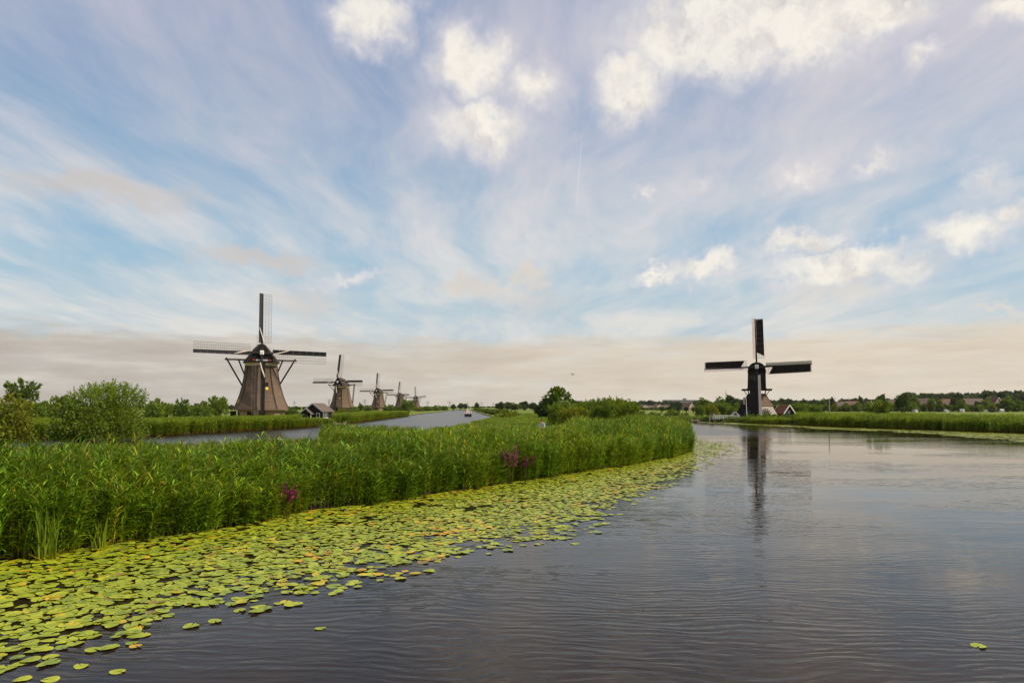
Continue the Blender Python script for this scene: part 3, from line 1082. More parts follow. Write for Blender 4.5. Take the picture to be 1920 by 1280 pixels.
# boat
bt = thing('tour_boat', 'small dark hulled tour boat with red dressed passengers on the far canal', 'boat', (X(877.5, 270), 270, 0), R(4))
q = B()
secs = [(-5.6, 1.30, 1.0), (-4.5, 1.5, 1.0), (0, 1.55, 1.0), (4, 1.3, 1.05), (6.2, .15, 1.25)]
vs = []
for y, hw, zt_ in secs:
    vs += [(-hw, y, zt_), (-hw * .85, y, -.3), (hw * .85, y, -.3), (hw, y, zt_)]
q.add(vs, [(i * 4 + j, (i + 1) * 4 + j, (i + 1) * 4 + (j + 1) % 4, i * 4 + (j + 1) % 4) for i in range(4) for j in range(4)] + [(0, 1, 2, 3), (19, 18, 17, 16)])
q.obj('hull', 'hull', bt)
q = B()
q.box((0, -.4, 1.10), (2.9, 10.2, .14))
q.obj('deck', 'white', bt)
q = B()
for x in (-1.35, 1.35):
    for y in np.linspace(-5.2, 4, 7):
        q.box((x, y, 1.5), (.05, .05, .8))
    q.box((x, -.6, 1.9), (.05, 9.4, .05))
q.obj('railing', 'white', bt)
cb_ = B()
cb_.box((0, 2.6, 1.85), (2.0, 2.6, 1.4))
cb_ = cb_.obj('cabin', 'white', bt)
q = B()
q.box((0, 2.6, 2.0), (2.05, 2.0, .5))
q.obj('window', 'glass', cb_)
q = B()
q.box((0, 2.6, 2.62), (2.3, 3.0, .1))
q.obj('roof', 'white', cb_)
for x in (-1.0, 0, 1.0):
    q = B()
    q.box((x * .9, -2.0, 1.45), (.55, 4.2, .5))
    q.obj('bench', 'pole_wood', bt)
q = B()
q.tube([(-.2, 3.2, 2.6), (-.2, 3.2, 5.2)], [.06, .03], 6)
q.obj('mast', 'white', bt)


# ------------------------------------------------------------------ people
def skin_obj(name, joints, edges, rad, mat, parent, sub=1):
    me = bpy.data.meshes.new(name)
    me.from_pydata(joints, edges, [])
    o = link(name, me, parent)
    sk = o.modifiers.new('skin', 'SKIN')
    for i, r_ in enumerate(rad):
        me.skin_vertices[0].data[i].radius = (r_, r_ * (1.0 if len(joints) < 3 else .85))
    me.skin_vertices[0].data[0].use_root = True
    ss = o.modifiers.new('sub', 'SUBSURF')
    ss.levels = ss.render_levels = sub
    me.materials.append(M[mat])
    return o


def person(label, loc, rz, shirt, hair='hair', h=1.72, group=None):
    t = thing('person', label, 'person', loc, rz, group)
    k = h / 1.72
    P = lambda *q: tuple(c * k for c in q)
    J = [P(0, 0, .92), P(0, 0, 1.15), P(0, .01, 1.38), P(0, 0, 1.50), P(0, -.02, 1.56), P(0, -.03, 1.66),
         P(.19, 0, 1.40), P(.27, .02, 1.12), P(.24, -.12, .90), P(.23, -.17, .82),
         P(-.19, 0, 1.40), P(-.27, .02, 1.12), P(-.24, -.12, .90), P(-.23, -.17, .82),
         P(.10, 0, .86), P(.11, -.03, .48), P(.11, .02, .09), P(.11, -.14, .04),
         P(-.10, 0, .86), P(-.11, .05, .48), P(-.11, .12, .09), P(-.11, -.03, .04)]
    E = [(0, 1), (1, 2), (2, 3), (3, 4), (4, 5), (2, 6), (6, 7), (7, 8), (8, 9), (2, 10), (10, 11), (11, 12), (12, 13), (0, 14), (14, 15), (15, 16), (16, 17), (0, 18), (18, 19), (19, 20), (20, 21)]
    rad = [.13, .12, .13, .055, .085, .10, .065, .048, .036, .040, .065, .048, .036, .040, .085, .06, .042, .035, .085, .06, .042, .035]
    skin_obj('body', J, E, [r_ * k for r_ in rad], 'skin', t, 2)
    skin_obj('shirt', [J[i] for i in (0, 1, 2, 6, 7, 8, 10, 11, 12)], [(0, 1), (1, 2), (2, 3), (3, 4), (4, 5), (2, 6), (6, 7), (7, 8)], [.155 * k, .145 * k, .155 * k, .085 * k, .066 * k, .052 * k, .085 * k, .066 * k, .052 * k], shirt, t, 2)
    skin_obj('trousers', [J[i] for i in (0, 14, 15, 16, 18, 19, 20)], [(0, 1), (1, 2), (2, 3), (0, 4), (4, 5), (5, 6)], [.15 * k, .10 * k, .078 * k, .06 * k, .10 * k, .078 * k, .06 * k], 'trousers', t, 2)
    q = B()
    vs, fs = [], []
    for i in range(7):
        th_ = math.pi * .62 * i / 6
        for j in range(12):
            a = 2 * math.pi * j / 12
            back = .06 if math.sin(a) > 0 else 0
            vs.append(P(.098 * math.sin(th_) * math.cos(a), .01 + .112 * math.sin(th_) * math.sin(a), 1.655 + .112 * math.cos(th_) - back * (i / 6)))
    fs = [(i * 12 + j, i * 12 + (j + 1) % 12, (i + 1) * 12 + (j + 1) % 12, (i + 1) * 12 + j) for i in range(6) for j in range(12)]
    q.add(vs, fs)
    q.obj('hair', hair, t, smooth=True)
    for sx_ in (-1, 1):
        q = B()
        q.box(P(sx_ * .034, -.118, 1.635), P(.022, .012, .014))
        q.obj('eye', 'hair', t)
    return t


person('walker in pale blue open shirt among the reeds on the spit', (X(1016, 60), 60, 1.1), R(-35), 'shirt')
person('small walker with brown hair and white top behind the front reeds', (X(523, 45), 45, .62), R(80), 'white', h=1.50)
for i, (dx_, dy_, lab) in enumerate(((-.75, -3.2, 'leftmost passenger in red seated end of the tour boat'), (.15, -1.6, 'passenger in red in the middle of the tour boat'), (.95, -2.6, 'rightmost passenger in red on the tour boat'))):
    person(lab, (X(877.5, 270) + dx_, 270 + dy_, .80), R(20 + 40 * i), 'shirt_red' if i != 1 else 'white', group='passengers on the tour boat')


# ------------------------------------------------------------------ foliage builders
def leaf_arrays(pos, axis, length, width, r):
    """pointed leaf quads: base, left, tip, right"""
    k = len(pos)
    rnd = r.normal(size=(k, 3))
    side = np.cross(axis, rnd)
    side /= np.linalg.norm(side, axis=1)[:, None] + 1e-9
    L = length[:, None]
    W = width[:, None]
    v = np.empty((k, 4, 3))
    v[:, 0] = pos
    v[:, 1] = pos + axis * L * .45 + side * W
    v[:, 2] = pos + axis * L
    v[:, 3] = pos + axis * L * .45 - side * W
    return v.reshape(-1, 3)


def quads_mesh(name, v, mat, tint):
    k = len(v) // 4
    me = bpy.data.meshes.new(name)
    me.vertices.add(len(v))
    me.vertices.foreach_set('co', v.astype(np.float32).ravel())
    me.loops.add(4 * k)
    me.loops.foreach_set('vertex_index', np.arange(4 * k, dtype=np.int32))
    me.polygons.add(k)
    me.polygons.foreach_set('loop_start', np.arange(0, 4 * k, 4, dtype=np.int32))
    at = me.attributes.new('tint', 'FLOAT_COLOR', 'POINT')
    at.data.foreach_set('color', tint.astype(np.float32).ravel())
    me.materials.append(M[mat])
    me.update(calc_edges=True)
    return me


def crown(seed, rx, ry, h, clumps, per, leaf, asp=.28, upright=.2, z0=0.0, crad=.30, spread=.75, shell=.55, shoots=0, lean=0.0):
    """leaf clumps filling an ellipsoidal crown from z0 to h, plus optional upright shoots"""
    r = np.random.default_rng(seed)
    rz_ = (h - z0) / 2
    ax = np.array((rx, ry, rz_))
    d = r.normal(size=(clumps, 3))
    d /= np.linalg.norm(d, axis=1)[:, None]
    rad = shell + (1 - shell) * r.random(clumps) ** .6
    cen = d * rad[:, None] * (1 - crad * .75)
    low = cen[:, 2] < 0
    cen[low, :2] *= 1.12
    cr = crad * r.uniform(.65, 1.25, clumps)
    P, A, T = [], [], []
    for i in range(clumps):
        u = r.normal(size=(per, 3))
        u /= np.linalg.norm(u, axis=1)[:, None]
        p_ = cen[i] + u * (cr[i] * r.uniform(.35, 1.08, per) ** .7)[:, None]
        a = u * .7 + r.normal(size=(per, 3)) * spread * .7 + cen[i] * .5
        a[:, 2] += upright
        a[:, 0] += lean
        P.append(p_)
        A.append(a)
        kt = r.uniform(.72, 1.25)
        hue = r.normal(0, .05)
        tt = kt * r.uniform(.7, 1.3, per)
        T.append(np.stack([tt * (1 + hue), tt, tt * (1 - hue), np.ones(per)], 1))
    if shoots:
        per2 = 26
        for i in range(shoots):
            a0 = r.uniform(0, 2 * np.pi)
            q = r.random() ** .5 * .8
            s0 = np.array((math.cos(a0) * q, math.sin(a0) * q, math.sqrt(max(0, 1 - q * q)) * .85))
            tip = s0 + np.array((math.cos(a0) * q * .25 + lean * .15, math.sin(a0) * q * .25, r.uniform(.14, .34)))
            u = r.random(per2)[:, None]
            P.append(s0 + (tip - s0) * u + r.normal(size=(per2, 3)) * .018)
            a = np.tile((tip - s0), (per2, 1)) * 2.2 + r.normal(size=(per2, 3)) * .45
            A.append(a)
            tt = r.uniform(.9, 1.4, per2)
            T.append(np.stack([tt, tt, tt, np.ones(per2)], 1))
    P = np.concatenate(P)
    A = np.concatenate(A)
    T = np.concatenate(T)
    A /= np.linalg.norm(A, axis=1)[:, None] + 1e-9
    P = P * ax + np.array((0, 0, z0 + rz_))
    keep = P[:, 2] > 0.02
    P, A, T = P[keep], A[keep], T[keep]
    k = len(P)
    L = leaf * r.uniform(.6, 1.35, k)
    v = leaf_arrays(P, A, L, L * asp, r)
    v[:, 2] = np.maximum(v[:, 2], 0.0)
    return v, np.repeat(T, 4, 0), cen * ax + np.array((0, 0, z0 + rz_))


def trunk_mesh(seed, h, r0, cens, lim=9, z0=0.0, mat='bark', multi=False):
    r = random.Random(seed)
    q = B()
    top = z0 + (h - z0) * .45
    if multi:
        for i in range(lim):
            c = cens[i % len(cens)]
            q.tube([(r.uniform(-.2, .2) * r0 * 6, r.uniform(-.2, .2) * r0 * 6, -.1), (c[0] * .45, c[1] * .45, c[2] * .5), tuple(c)], [r0, r0 * .6, r0 * .2], 5)
    else:
        q.tube([(0, 0, -.15), (0.02 * h, 0, top * .5), (-.01 * h, .01 * h, top)], [r0 * 1.25, r0, r0 * .75], 8)
        for i in range(min(lim, len(cens))):
            c = Vector(cens[i])
            s_ = Vector((0, 0, top * r.uniform(.65, 1)))
            mid = s_.lerp(c, .5) + Vector((0, 0, .06 * h))
            q.tube([s_, mid, c], [r0 * .5, r0 * .32, r0 * .10], 5)
    return q.mesh('trunk', mat, smooth=True)


def make_plant(name, label, cat, crown_args, mat, trunk_r, loc, rz=0.0, group=None, multi=False, lim=9):
    v, t_, cens = crown(**crown_args)
    h = crown_args['h']
    o = thing(name, label, cat, loc, rz, group)
    cm = quads_mesh('crown', v, mat, t_)
    tm = trunk_mesh(crown_args['seed'], h, trunk_r, cens, lim, crown_args.get('z0', 0), multi=multi)
    link('crown', cm, o)
    link('trunk', tm, o)
    return o


def place(proto, label, px, D, ytop, wpx=None, base=GZ, rz=None, group=None, native=(1, 1)):
    """copy of a plant scaled so that its top reaches row ytop and its width wpx pixels"""
    o = copy_tree(proto)
    h = Z(ytop, D) - base
    sz = h / native[1]
    sx_ = (wpx * D / F) / native[0] if wpx else sz
    o.location = (X(px, D), D, base)
    o.scale = (sx_, sx_, sz)
    o.rotation_euler = (0, 0, rz if rz is not None else random.uniform(0, 6.28))
    tag(o, label, None, group)
    return o


# near left shrubs
D = 78
make_plant('willow_shrub', 'big round grey green willow shrub behind the reeds at left', 'shrub', dict(seed=3, rx=4.2, ry=3.8, h=5.9, clumps=150, per=170, leaf=.27, asp=.19, upright=.40, z0=-3.4, crad=.26, shoots=190, shell=.42), 'willow', .10, (X(205, D), D, GZ), multi=True, lim=14, group='shrubs behind the left reeds')
D = 72
make_plant('bramble_shrub', 'low dark green shrub in front of the big willow shrub at left', 'shrub', dict(seed=4, rx=2.9, ry=2.4, h=3.9, clumps=55, per=130, leaf=.26, asp=.34, upright=.2, z0=-1.0, crad=.30, shell=.4), 'leaf', .07, (X(150, D), D, GZ), multi=True, lim=10, group='shrubs behind the left reeds')
make_plant('alder_shrub', 'yellow green shrub cut by the left picture edge', 'shrub', dict(seed=5, rx=3.2, ry=2.8, h=4.7, clumps=60, per=150, leaf=.26, asp=.34, upright=.25, z0=-1.0, crad=.28, shell=.45, shoots=25), 'leaf_yellow', .08, (X(5, 68), 68, GZ), multi=True, lim=10, group='shrubs behind the left reeds')
make_plant('poplar_tree', 'thin wind blown tree with sparse leaves rising behind the yellow green shrub', 'tree', dict(seed=6, rx=2.5, ry=2.0, h=7.4, clumps=26, per=80, leaf=.36, asp=.30, upright=.7, z0=2.2, crad=.22, shell=.3, shoots=14, lean=.5), 'willow', .16, (X(40, 100), 100, GZ), lim=14, group='shrubs behind the left reeds')
make_plant('round_tree', 'tall rounded dark green tree standing alone beyond the spit', 'tree', dict(seed=9, rx=3.5, ry=3.3, h=8.0, clumps=34, per=120, leaf=.42, asp=.40, upright=.1, z0=1.2, crad=.26, shell=.66), 'leaf', .34, (X(1047, 150), 150, GZ), lim=16)
make_plant('round_tree', 'lower dark bushy tree touching the lone round tree on its left', 'tree', dict(seed=19, rx=2.7, ry=2.6, h=5.4, clumps=34, per=110, leaf=.42, asp=.40, upright=.1, z0=.2, crad=.30, shell=.5), 'leaf_dark', .24, (X(1026, 156), 156, GZ), lim=12)

# prototypes for the repeats (moved into place as the first of each kind)
protos = {}


def proto(key, name, cat, mat, tr, native, **kw):
    multi = kw.pop('multi', False)
    o = make_plant(name, 'x', cat, kw, mat, tr, (0, 0, 0), multi=multi, lim=8)
    protos[key] = (o, native)
    return o


for s_ in range(3):
    proto('spit%d' % s_, 'willow_bush', 'shrub', 'willow' if s_ != 1 else 'leaf_yellow', .07, (6.0, 5.0), seed=30 + s_, rx=2.8, ry=2.6, h=4.6, clumps=52, per=130, leaf=.30, asp=.20, upright=.7, z0=-1.0, crad=.27, shell=.4, shoots=60, multi=True)
    proto('bush%d' % s_, 'bush', 'shrub', ('leaf', 'willow', 'leaf_yellow')[s_], .07, (6.0, 4.0), seed=40 + s_, rx=2.8, ry=2.6, h=3.9, clumps=30, per=75, leaf=.48, asp=.30, upright=.3, z0=-.9, crad=.32, shell=.4, shoots=10, multi=True)
    proto('far%d' % s_, 'far_tree', 'tree', ('leaf_far', 'leaf', 'leaf_dark')[s_], .35, (10.0, 12.0), seed=50 + s_, rx=4.7, ry=4.7, h=12, clumps=34, per=55, leaf=1.15, asp=.42, upright=.15, z0=.8, crad=.30, shell=.5)
proto('pollard', 'pollard_willow', 'tree', 'leaf_dark', .30, (3.6, 4.2), seed=60, rx=1.75, ry=1.75, h=4.2, clumps=24, per=60, leaf=.5, asp=.22, upright=.2, z0=1.5, crad=.34, shell=.5)
proto('willow_round', 'round_willow', 'tree', 'willow', .28, (6.0, 5.5), seed=61, rx=2.9, ry=2.9, h=5.5, clumps=38, per=90, leaf=.50, asp=.22, upright=.35, z0=-.4, crad=.3, shell=.45, shoots=30, multi=True)


def put(key, label, px, D, ytop, wpx, group, base=GZ):
    o, nat = protos[key]
    place(o, label, px, D, ytop, wpx, base, None, group, nat)


g = 'willow bushes on the spit'
for i, (px, D, yt, wp, lab) in enumerate(((1052, 92, 752, 66, 'willow bush on the spit right below the lone round tree'),
                                          (1076, 86, 761, 70, 'low willow bush standing in front on the middle of the spit'),
                                          (1100, 98, 750, 66, 'willow bush second from the round tree on the spit'),
                                          (1126, 94, 747, 70, 'tall willow bush in the middle of the spit row'),
                                          (1150, 100, 744, 72, 'tallest willow bush near the right end of the spit row'),
                                          (1176, 96, 750, 62, 'rightmost willow bush on the spit'))):
    put('spit%d' % (i % 3), lab, px, D, yt, wp, g)
g = 'bushes left of the near windmill'
for i, (px, D, yt, wp, lab) in enumerate(((92, 190, 754, 46, 'olive bush between thin tree and big willow shrub'), (118, 210, 744, 44, 'round grey olive tree left of the big willow shrub'),
                                          (140, 200, 750, 40, 'small grey bush against the left flank of the big willow shrub'), (290, 215, 750, 42, 'grey green willow just right of the big willow shrub'),
                                          (312, 225, 757, 30, 'low bush between two grey willows left of the near windmill'), (341, 205, 750, 36, 'round green bush second left of the near windmill'),
                                          (376, 200, 755, 52, 'broad green bush left of the near windmill'), (408, 210, 746, 40, 'tall loose bush touching the near windmill on its left'),
                                          (60, 150, 756, 50, 'yellowish bush behind the left edge shrub'))):
    put(('bush1', 'willow_round', 'bush0')[i % 3], lab, px, D, yt, wp, g)
g = 'bushes along the left canal bank'
for i, (px, D, yt, wp, lab) in enumerate(((545, 260, 766, 40, 'low hedge clump between near windmill and boathouse'), (640, 250, 767, 26, 'low shrub below the second windmill'), (663, 255, 764, 30, 'reedy shrub right of the second windmill'),
                                          (676, 420, 755, 12, 'thin young tree between second and third windmill'), (690, 430, 760, 18, 'low shrub left of the third windmill'),
                                          (729, 440, 759, 26, 'round shrub right of the third windmill'), (745, 400, 762, 28, 'bush before the fourth windmill'),
                                          (764, 380, 751, 30, 'large round willow hiding the foot of the fourth windmill'), (784, 480, 763, 26, 'low bush right of the large round willow'),
                                          (800, 520, 762, 26, 'bush below the farthest windmill on the right'), (818, 560, 760, 24, 'small far bush on the canal bank right of the farthest windmill'), (832, 600, 761, 22, 'last far bush on the left canal bank'))):
    put(('bush0', 'bush2', 'bush1', 'far1', 'bush0', 'bush0', 'bush0', 'willow_round', 'bush2', 'bush0', 'bush1', 'bush0')[i], lab, px, D, yt, wp, g)
g = 'hedge bushes along the right bank of the left canal'
for i in range(14):
    u = i / 13
    D = 560 * (1 - u) ** 1.3 + 150 + 60 * (1 - u)
    sx0 = np.interp(D, [92, 130, 170, 213, 366, 560, 700], [-8, -5, -3.6, -4.2, -17, -33, -40])
    o, nat = protos[('bush0', 'bush2', 'bush1')[i % 3]]
    c = copy_tree(o)
    hh_ = random.uniform(1.9, 2.6)
    c.location = (sx0 + 3.2, D, GZ)
    c.scale = (random.uniform(.8, 1.1), random.uniform(1.0, 1.7), hh_ / nat[1])
    c.rotation_euler = (0, 0, random.uniform(-.3, .3))
    nth = ('farthest', 'second farthest', 'third farthest', 'fourth farthest', 'fifth farthest', 'sixth farthest', 'seventh farthest', 'seventh nearest', 'sixth nearest', 'fifth nearest', 'fourth nearest', 'third nearest', 'second nearest', 'nearest')[i]
    tag(c, nth + ' rounded hedge bush in the row on the canal bank right of the boat', None, g)
g = 'far trees at the canal end'
for i, (px, D, yt, wp, lab) in enumerate(((850, 640, 757, 10, 'small dark tree at the end of the canal'), (864, 680, 755, 13, 'broad dark tree at the canal end left of the boat mast'), (873, 690, 756, 11, 'dark tree right behind the tour boat'),
                                          (894, 600, 754, 10, 'narrow far tree right of the tour boat'), (938, 520, 753, 20, 'leftmost big dark tree beyond the canal hedge'), (952, 530, 753, 22, 'second big dark tree beyond the canal hedge'),
                                          (966, 510, 755, 24, 'olive crowned tree before the dark group beyond the hedge'), (983, 540, 752, 22, 'third big dark tree beyond the canal hedge'), (999, 550, 754, 20, 'dark tree left of the lone round tree'), (1012, 540, 757, 20, 'dark low tree hard by the lone round tree'))):
    put('far%d' % ((0, 0, 0, 0, 2, 0, 1, 2, 0, 2)[i]), lab, px, D, yt, wp, g)
g = 'pollard willows in the meadow'
for i, (px, D, yt, wp, lab) in enumerate(((1241, 330, 762, 10, 'leftmost pollard willow on the yellow meadow'), (1256, 335, 761.5, 10, 'second pollard willow on the yellow meadow'), (1272, 345, 762, 11, 'third pollard willow on the yellow meadow'), (1287, 350, 763, 9, 'rightmost pollard willow on the yellow meadow'))):
    put('pollard', lab, px, D, yt, wp, g)
g = 'shrubs and trees left of the post mill'
for i, (key, px, D, yt, wp, lab) in enumerate((('bush1', 1262, 205, 769, 36, 'broad shrub on the far bank below the pollard willows'), ('bush0', 1284, 200, 774, 20, 'small dark shrub at the water right of the broad shrub'),
                                               ('willow_round', 1313, 215, 761, 22, 'ball shaped bright willow left of the white bridge'), ('bush2', 1334, 240, 757, 34, 'pale willow behind the white bridge'),
                                               ('willow_round', 1356, 245, 757, 34, 'grey willow behind the white bridge, nearer the post mill'), ('bush1', 1378, 235, 758, 34, 'tall pale willow against the left side of the post mill'),
                                               ('far1', 1320, 420, 746, 34, 'round green tree far behind the ball shaped willow'), ('far1', 1350, 430, 745, 34, 'round green tree far behind the white bridge'), ('far2', 1371, 380, 741, 30, 'dark pointed tree far behind the post mill on its left'), ('far0', 1388, 420, 748, 26, 'dark far tree touching the post mill on its left'))):
    put(key, lab, px, D, yt, wp, g)
g = 'shrubs on the bank below the post mill'
for i, (px, D, yt, wp, lab) in enumerate(((1412, 158, 777, 34, 'bank shrub at the foot of the flagpole'), (1434, 156, 776, 38, 'bank shrub before the hanging sail of the post mill'), (1458, 154, 777, 36, 'bank shrub before the orange roofed shed'),
                                          (1480, 152, 778, 34, 'bank shrub right of the orange roofed shed'), (1504, 160, 772, 36, 'taller bank shrub between shed and reeds'))):
    put('bush%d' % (i % 3), lab, px, D, yt, wp, g, base=.3)
g = 'trees before the right hand village'
for i, (key, px, D, yt, wp, lab) in enumerate((('willow_round', 1647, 150, 753, 44, 'round grey willow in the meadow behind the right reeds'), ('far2', 1692, 300, 737, 26, 'tall dark tree alone at the meadow edge of the village'),
                                               ('far2', 1652, 480, 739, 20, 'dark round tree behind the grey willow'), ('far2', 1613, 500, 742, 9, 'narrow dark tree left of the grey willow'), ('far2', 1560, 480, 744, 9, 'narrow dark tree beside the wooden pole'),
                                               ('far1', 1542, 470, 748, 16, 'bright green tree left of the wooden pole'), ('willow_round', 1500, 260, 757, 30, 'pale willow right of the orange roofed shed'), ('far1', 1712, 460, 742, 22, 'light green tree right of the tall dark tree'),
                                               ('willow_round', 1746, 440, 748, 14, 'grey round willow between the brown roofs'), ('willow_round', 1762, 445, 750, 9, 'small grey willow right of the first brown roofs'), ('far2', 1788, 460, 744, 14, 'dark cypress shaped tree right of the square brown roof'),
                                               ('bush0', 1803, 430, 750, 22, 'green round tree before the long brown roof'), ('bush2', 1565, 420, 757, 12, 'low garden bush beside the wooden pole foot'), ('bush0', 1585, 430, 756, 16, 'garden bush before the leftmost brown roofs'),
                                               ('bush1', 1608, 430, 754, 18, 'garden bush right of the leftmost brown roofs'), ('bush0', 1628, 440, 756, 20, 'garden bush left behind the grey willow'), ('bush2', 1676, 430, 756, 18, 'garden bush left of the tall dark tree'),
                                               ('far2', 1833, 440, 752, 14, 'purple dark tree at the end of the long brown roof'), ('far1', 1889, 430, 743, 26, 'large light green tree near the right picture edge'), ('bush0', 1906, 430, 750, 26, 'dark bush at the right picture edge'))):
    put(key, lab, px, D, yt, wp, g, base=.8 if D > 400 else GZ)
# the prototypes themselves now stand in the scene too, out among the hedges
spare = [('spit0', 1088, 104, 757, 60, 'willow bush half hidden in the second row of the spit'), ('spit1', 1112, 108, 756, 60, 'yellower willow bush in the back row of the spit'), ('spit2', 1164, 110, 754, 60, 'willow bush behind the tallest bush of the spit'),
         ('bush0', 1196, 190, 771, 40, 'bush on the far meadow edge right behind the spit'), ('bush1', 1226, 205, 773, 34, 'low bush left of the broad bank shrub'), ('bush2', 1860, 430, 756, 20, 'garden bush near the right hand house pair'),
         ('far0', 1465, 520, 746, 18, 'far tree just right of the post mill'), ('far1', 1850, 450, 746, 24, 'green tree between long roof and right house pair'), ('far2', 1480, 540, 747, 14, 'narrow far tree second right of the post mill'),
         ('pollard', 1300, 345, 763, 9, 'pollard willow behind the far bank shrubs'), ('willow_round', 1530, 240, 760, 26, 'pale low willow left of the wooden pole')]
for key, px, D, yt, wp, lab in spare:
    o, nat = protos[key]
    h = Z(yt, D) - GZ
    s_ = (wp * D / F) / nat[0]
    o.location = (X(px, D), D, GZ)
    o.scale = (s_, s_, h / nat[1])
    tag(o, lab, None, 'single bushes and trees')

# far wood: one mass of crowns along the horizon
def wood(name, label, segs, seed, mat):
    r = np.random.default_rng(seed)
    V, T = [], []
    base = [crown(seed + i, 5, 5, 12, 22, 34, 1.7, .42, .15, .3, .32, .75, .5)[:2] for i in range(4)]
    for (x0, x1, D0, D1, yt, jit, n_) in segs:
        for i in range(n_):
            px = x0 + (x1 - x0) * (i + r.uniform(-.4, .4)) / n_
            D = r.uniform(D0, D1)
            h = (Z(yt + r.uniform(-jit, jit), D) - .4)
            v, t_ = base[r.integers(4)]
            wd_ = max(.38, h / 12) * r.uniform(.85, 1.25)
            a = r.uniform(0, 6.28)
            ca_, sa_ = math.cos(a), math.sin(a)
            q = np.empty_like(v)
            q[:, 0] = (v[:, 0] * ca_ - v[:, 1] * sa_) * wd_ + X(px, D)
            q[:, 1] = (v[:, 0] * sa_ + v[:, 1] * ca_) * wd_ + D
            q[:, 2] = v[:, 2] * h / 12 + .4
            V.append(q)
            T.append(t_ * np.array((1, 1, 1, 1)) * r.uniform(.8, 1.15))
    o = link(name, quads_mesh(name, np.concatenate(V), mat, np.concatenate(T)))
    return tag(o, label, 'wood', kind='stuff')


wood('far_wood', 'far belt of dark trees along the horizon behind the village',
     [(1075, 1250, 760, 900, 752, 1.5, 46), (1250, 1420, 700, 820, 754, 2, 40), (1440, 1600, 640, 760, 750, 2, 40), (1600, 1700, 640, 720, 748, 2, 26), (1700, 1790, 600, 680, 739, 2, 30), (1780, 1860, 600, 680, 740, 2.5, 28), (1850, 1990, 560, 660, 736, 2.5, 40), (1990, 2500, 560, 700, 742, 4, 50)], 70, 'leaf_far')
wood('far_hedge', 'thin far hedge line behind the mills on the left horizon',
     [(-500, 0, 420, 560, 757, 2, 40), (0, 130, 500, 600, 759, 1.5, 14), (260, 440, 480, 600, 759, 1.5, 22), (520, 600, 600, 700, 762, 1, 10), (640, 860, 900, 1100, 762.3, .6, 30), (880, 930, 1200, 1400, 761.5, .5, 12)], 80, 'leaf_far')

wood('garden_hedge', 'belt of garden shrubs and hedges before the village houses',
     [(1520, 1700, 425, 450, 760, 1.5, 34), (1700, 1960, 425, 450, 758, 2.5, 46), (1180, 1300, 560, 620, 763.5, 1, 26), (1440, 1530, 380, 430, 757, 2, 16)], 90, 'leaf')


# ------------------------------------------------------------------ village
vil = [  # px centre, D, width px, ridge row, yaw, wall, roof, label
    (1577, 500, 16, 753, 80, 'house_brick', 'brown_roof', 'brown roofed house left of the garden bushes by the wooden pole'),
    (1598, 505, 22, 752, 88, 'house_brick', 'tile_roof', 'reddish roofed house second right of the wooden pole'),
    (1623, 500, 13, 752, 30, 'house_brick', 'brown_roof', 'small gabled house left of the grey willow'),
    (1671, 495, 18, 750, 75, 'house_pink', 'brown_roof', 'house with bright dormers left of the tall dark tree'),
    (1706, 490, 12, 751, 20, 'house_white', 'brown_roof', 'pale gabled house right of the tall dark tree'),
    (1728, 470, 24, 747, 70, 'house_brick', 'brown_roof', 'broad brown roofed house right of the tall dark tree'),
    (1742, 468, 12, 748, 10, 'house_white', 'tile_roof', 'narrow white fronted house beside the grey round willow'),
    (1773, 470, 17, 748, 85, 'house_brick', 'tile_roof', 'square brown roofed house between the dark trees'),
    (1824, 465, 34, 747, 88, 'house_brick', 'brown_roof', 'long brown roofed terrace house in the right hand village'),
    (1862, 460, 18, 745, 15, 'house_brick', 'tile_roof', 'dark gabled house with white windows near the right edge'),
    (1876, 470, 12, 748, 60, 'house_white', 'brown_roof', 'pale house right of the dark gabled house'),
    (1205, 640, 11, 759, 25, 'house_pink', 'brown_roof', 'leftmost far house above the yellow meadow'),
    (1219, 650, 13, 760, 80, 'house_white', 'brown_roof', 'grey roofed far house above the yellow meadow'),
    (1233, 640, 13, 758, 20, 'house_pink', 'tile_roof', 'pink walled far house above the pollard willows'),
    (1249, 650, 12, 759, 70, 'house_white', 'brown_roof', 'far pale house right of the pink walled house'),
    (1290, 560, 11, 756, 30, 'house_pink', 'tile_roof', 'lone pale house between trees left of the post mill'),
    (1186, 650, 9, 760, 50, 'house_pink', 'tile_roof', 'far house peeping out right of the spit bushes'),
]
for px, D, wp, yr, rz, wm, rm, lab in vil:
    HR = Z(yr, D) - .6
    W_ = wp * D / F
    end_on = rz < 45
    L, W = (8.0, W_) if end_on else (W_, 7.5)
    H = HR * .52
    wins = [('f', -W * .22, H * .35, 1.1, 1.3), ('f', W * .22, H * .35, 1.1, 1.3), ('f', 0, H * 1.0, 1.1, 1.2)]
    for u in np.linspace(-L * .36, L * .36, max(2, int(L / 3.5))):
        wins += [('l', u, H * .45, 1.3, 1.3), ('r', u, H * .45, 1.3, 1.3)]
    gable('village_house', lab, 'house', (X(px, D), D, .6), R(rz), L, W, H, HR, wm, rm, 'white' if end_on else None, .3, 'houses of the village', wins, door=-.2 * W, chimney=True)
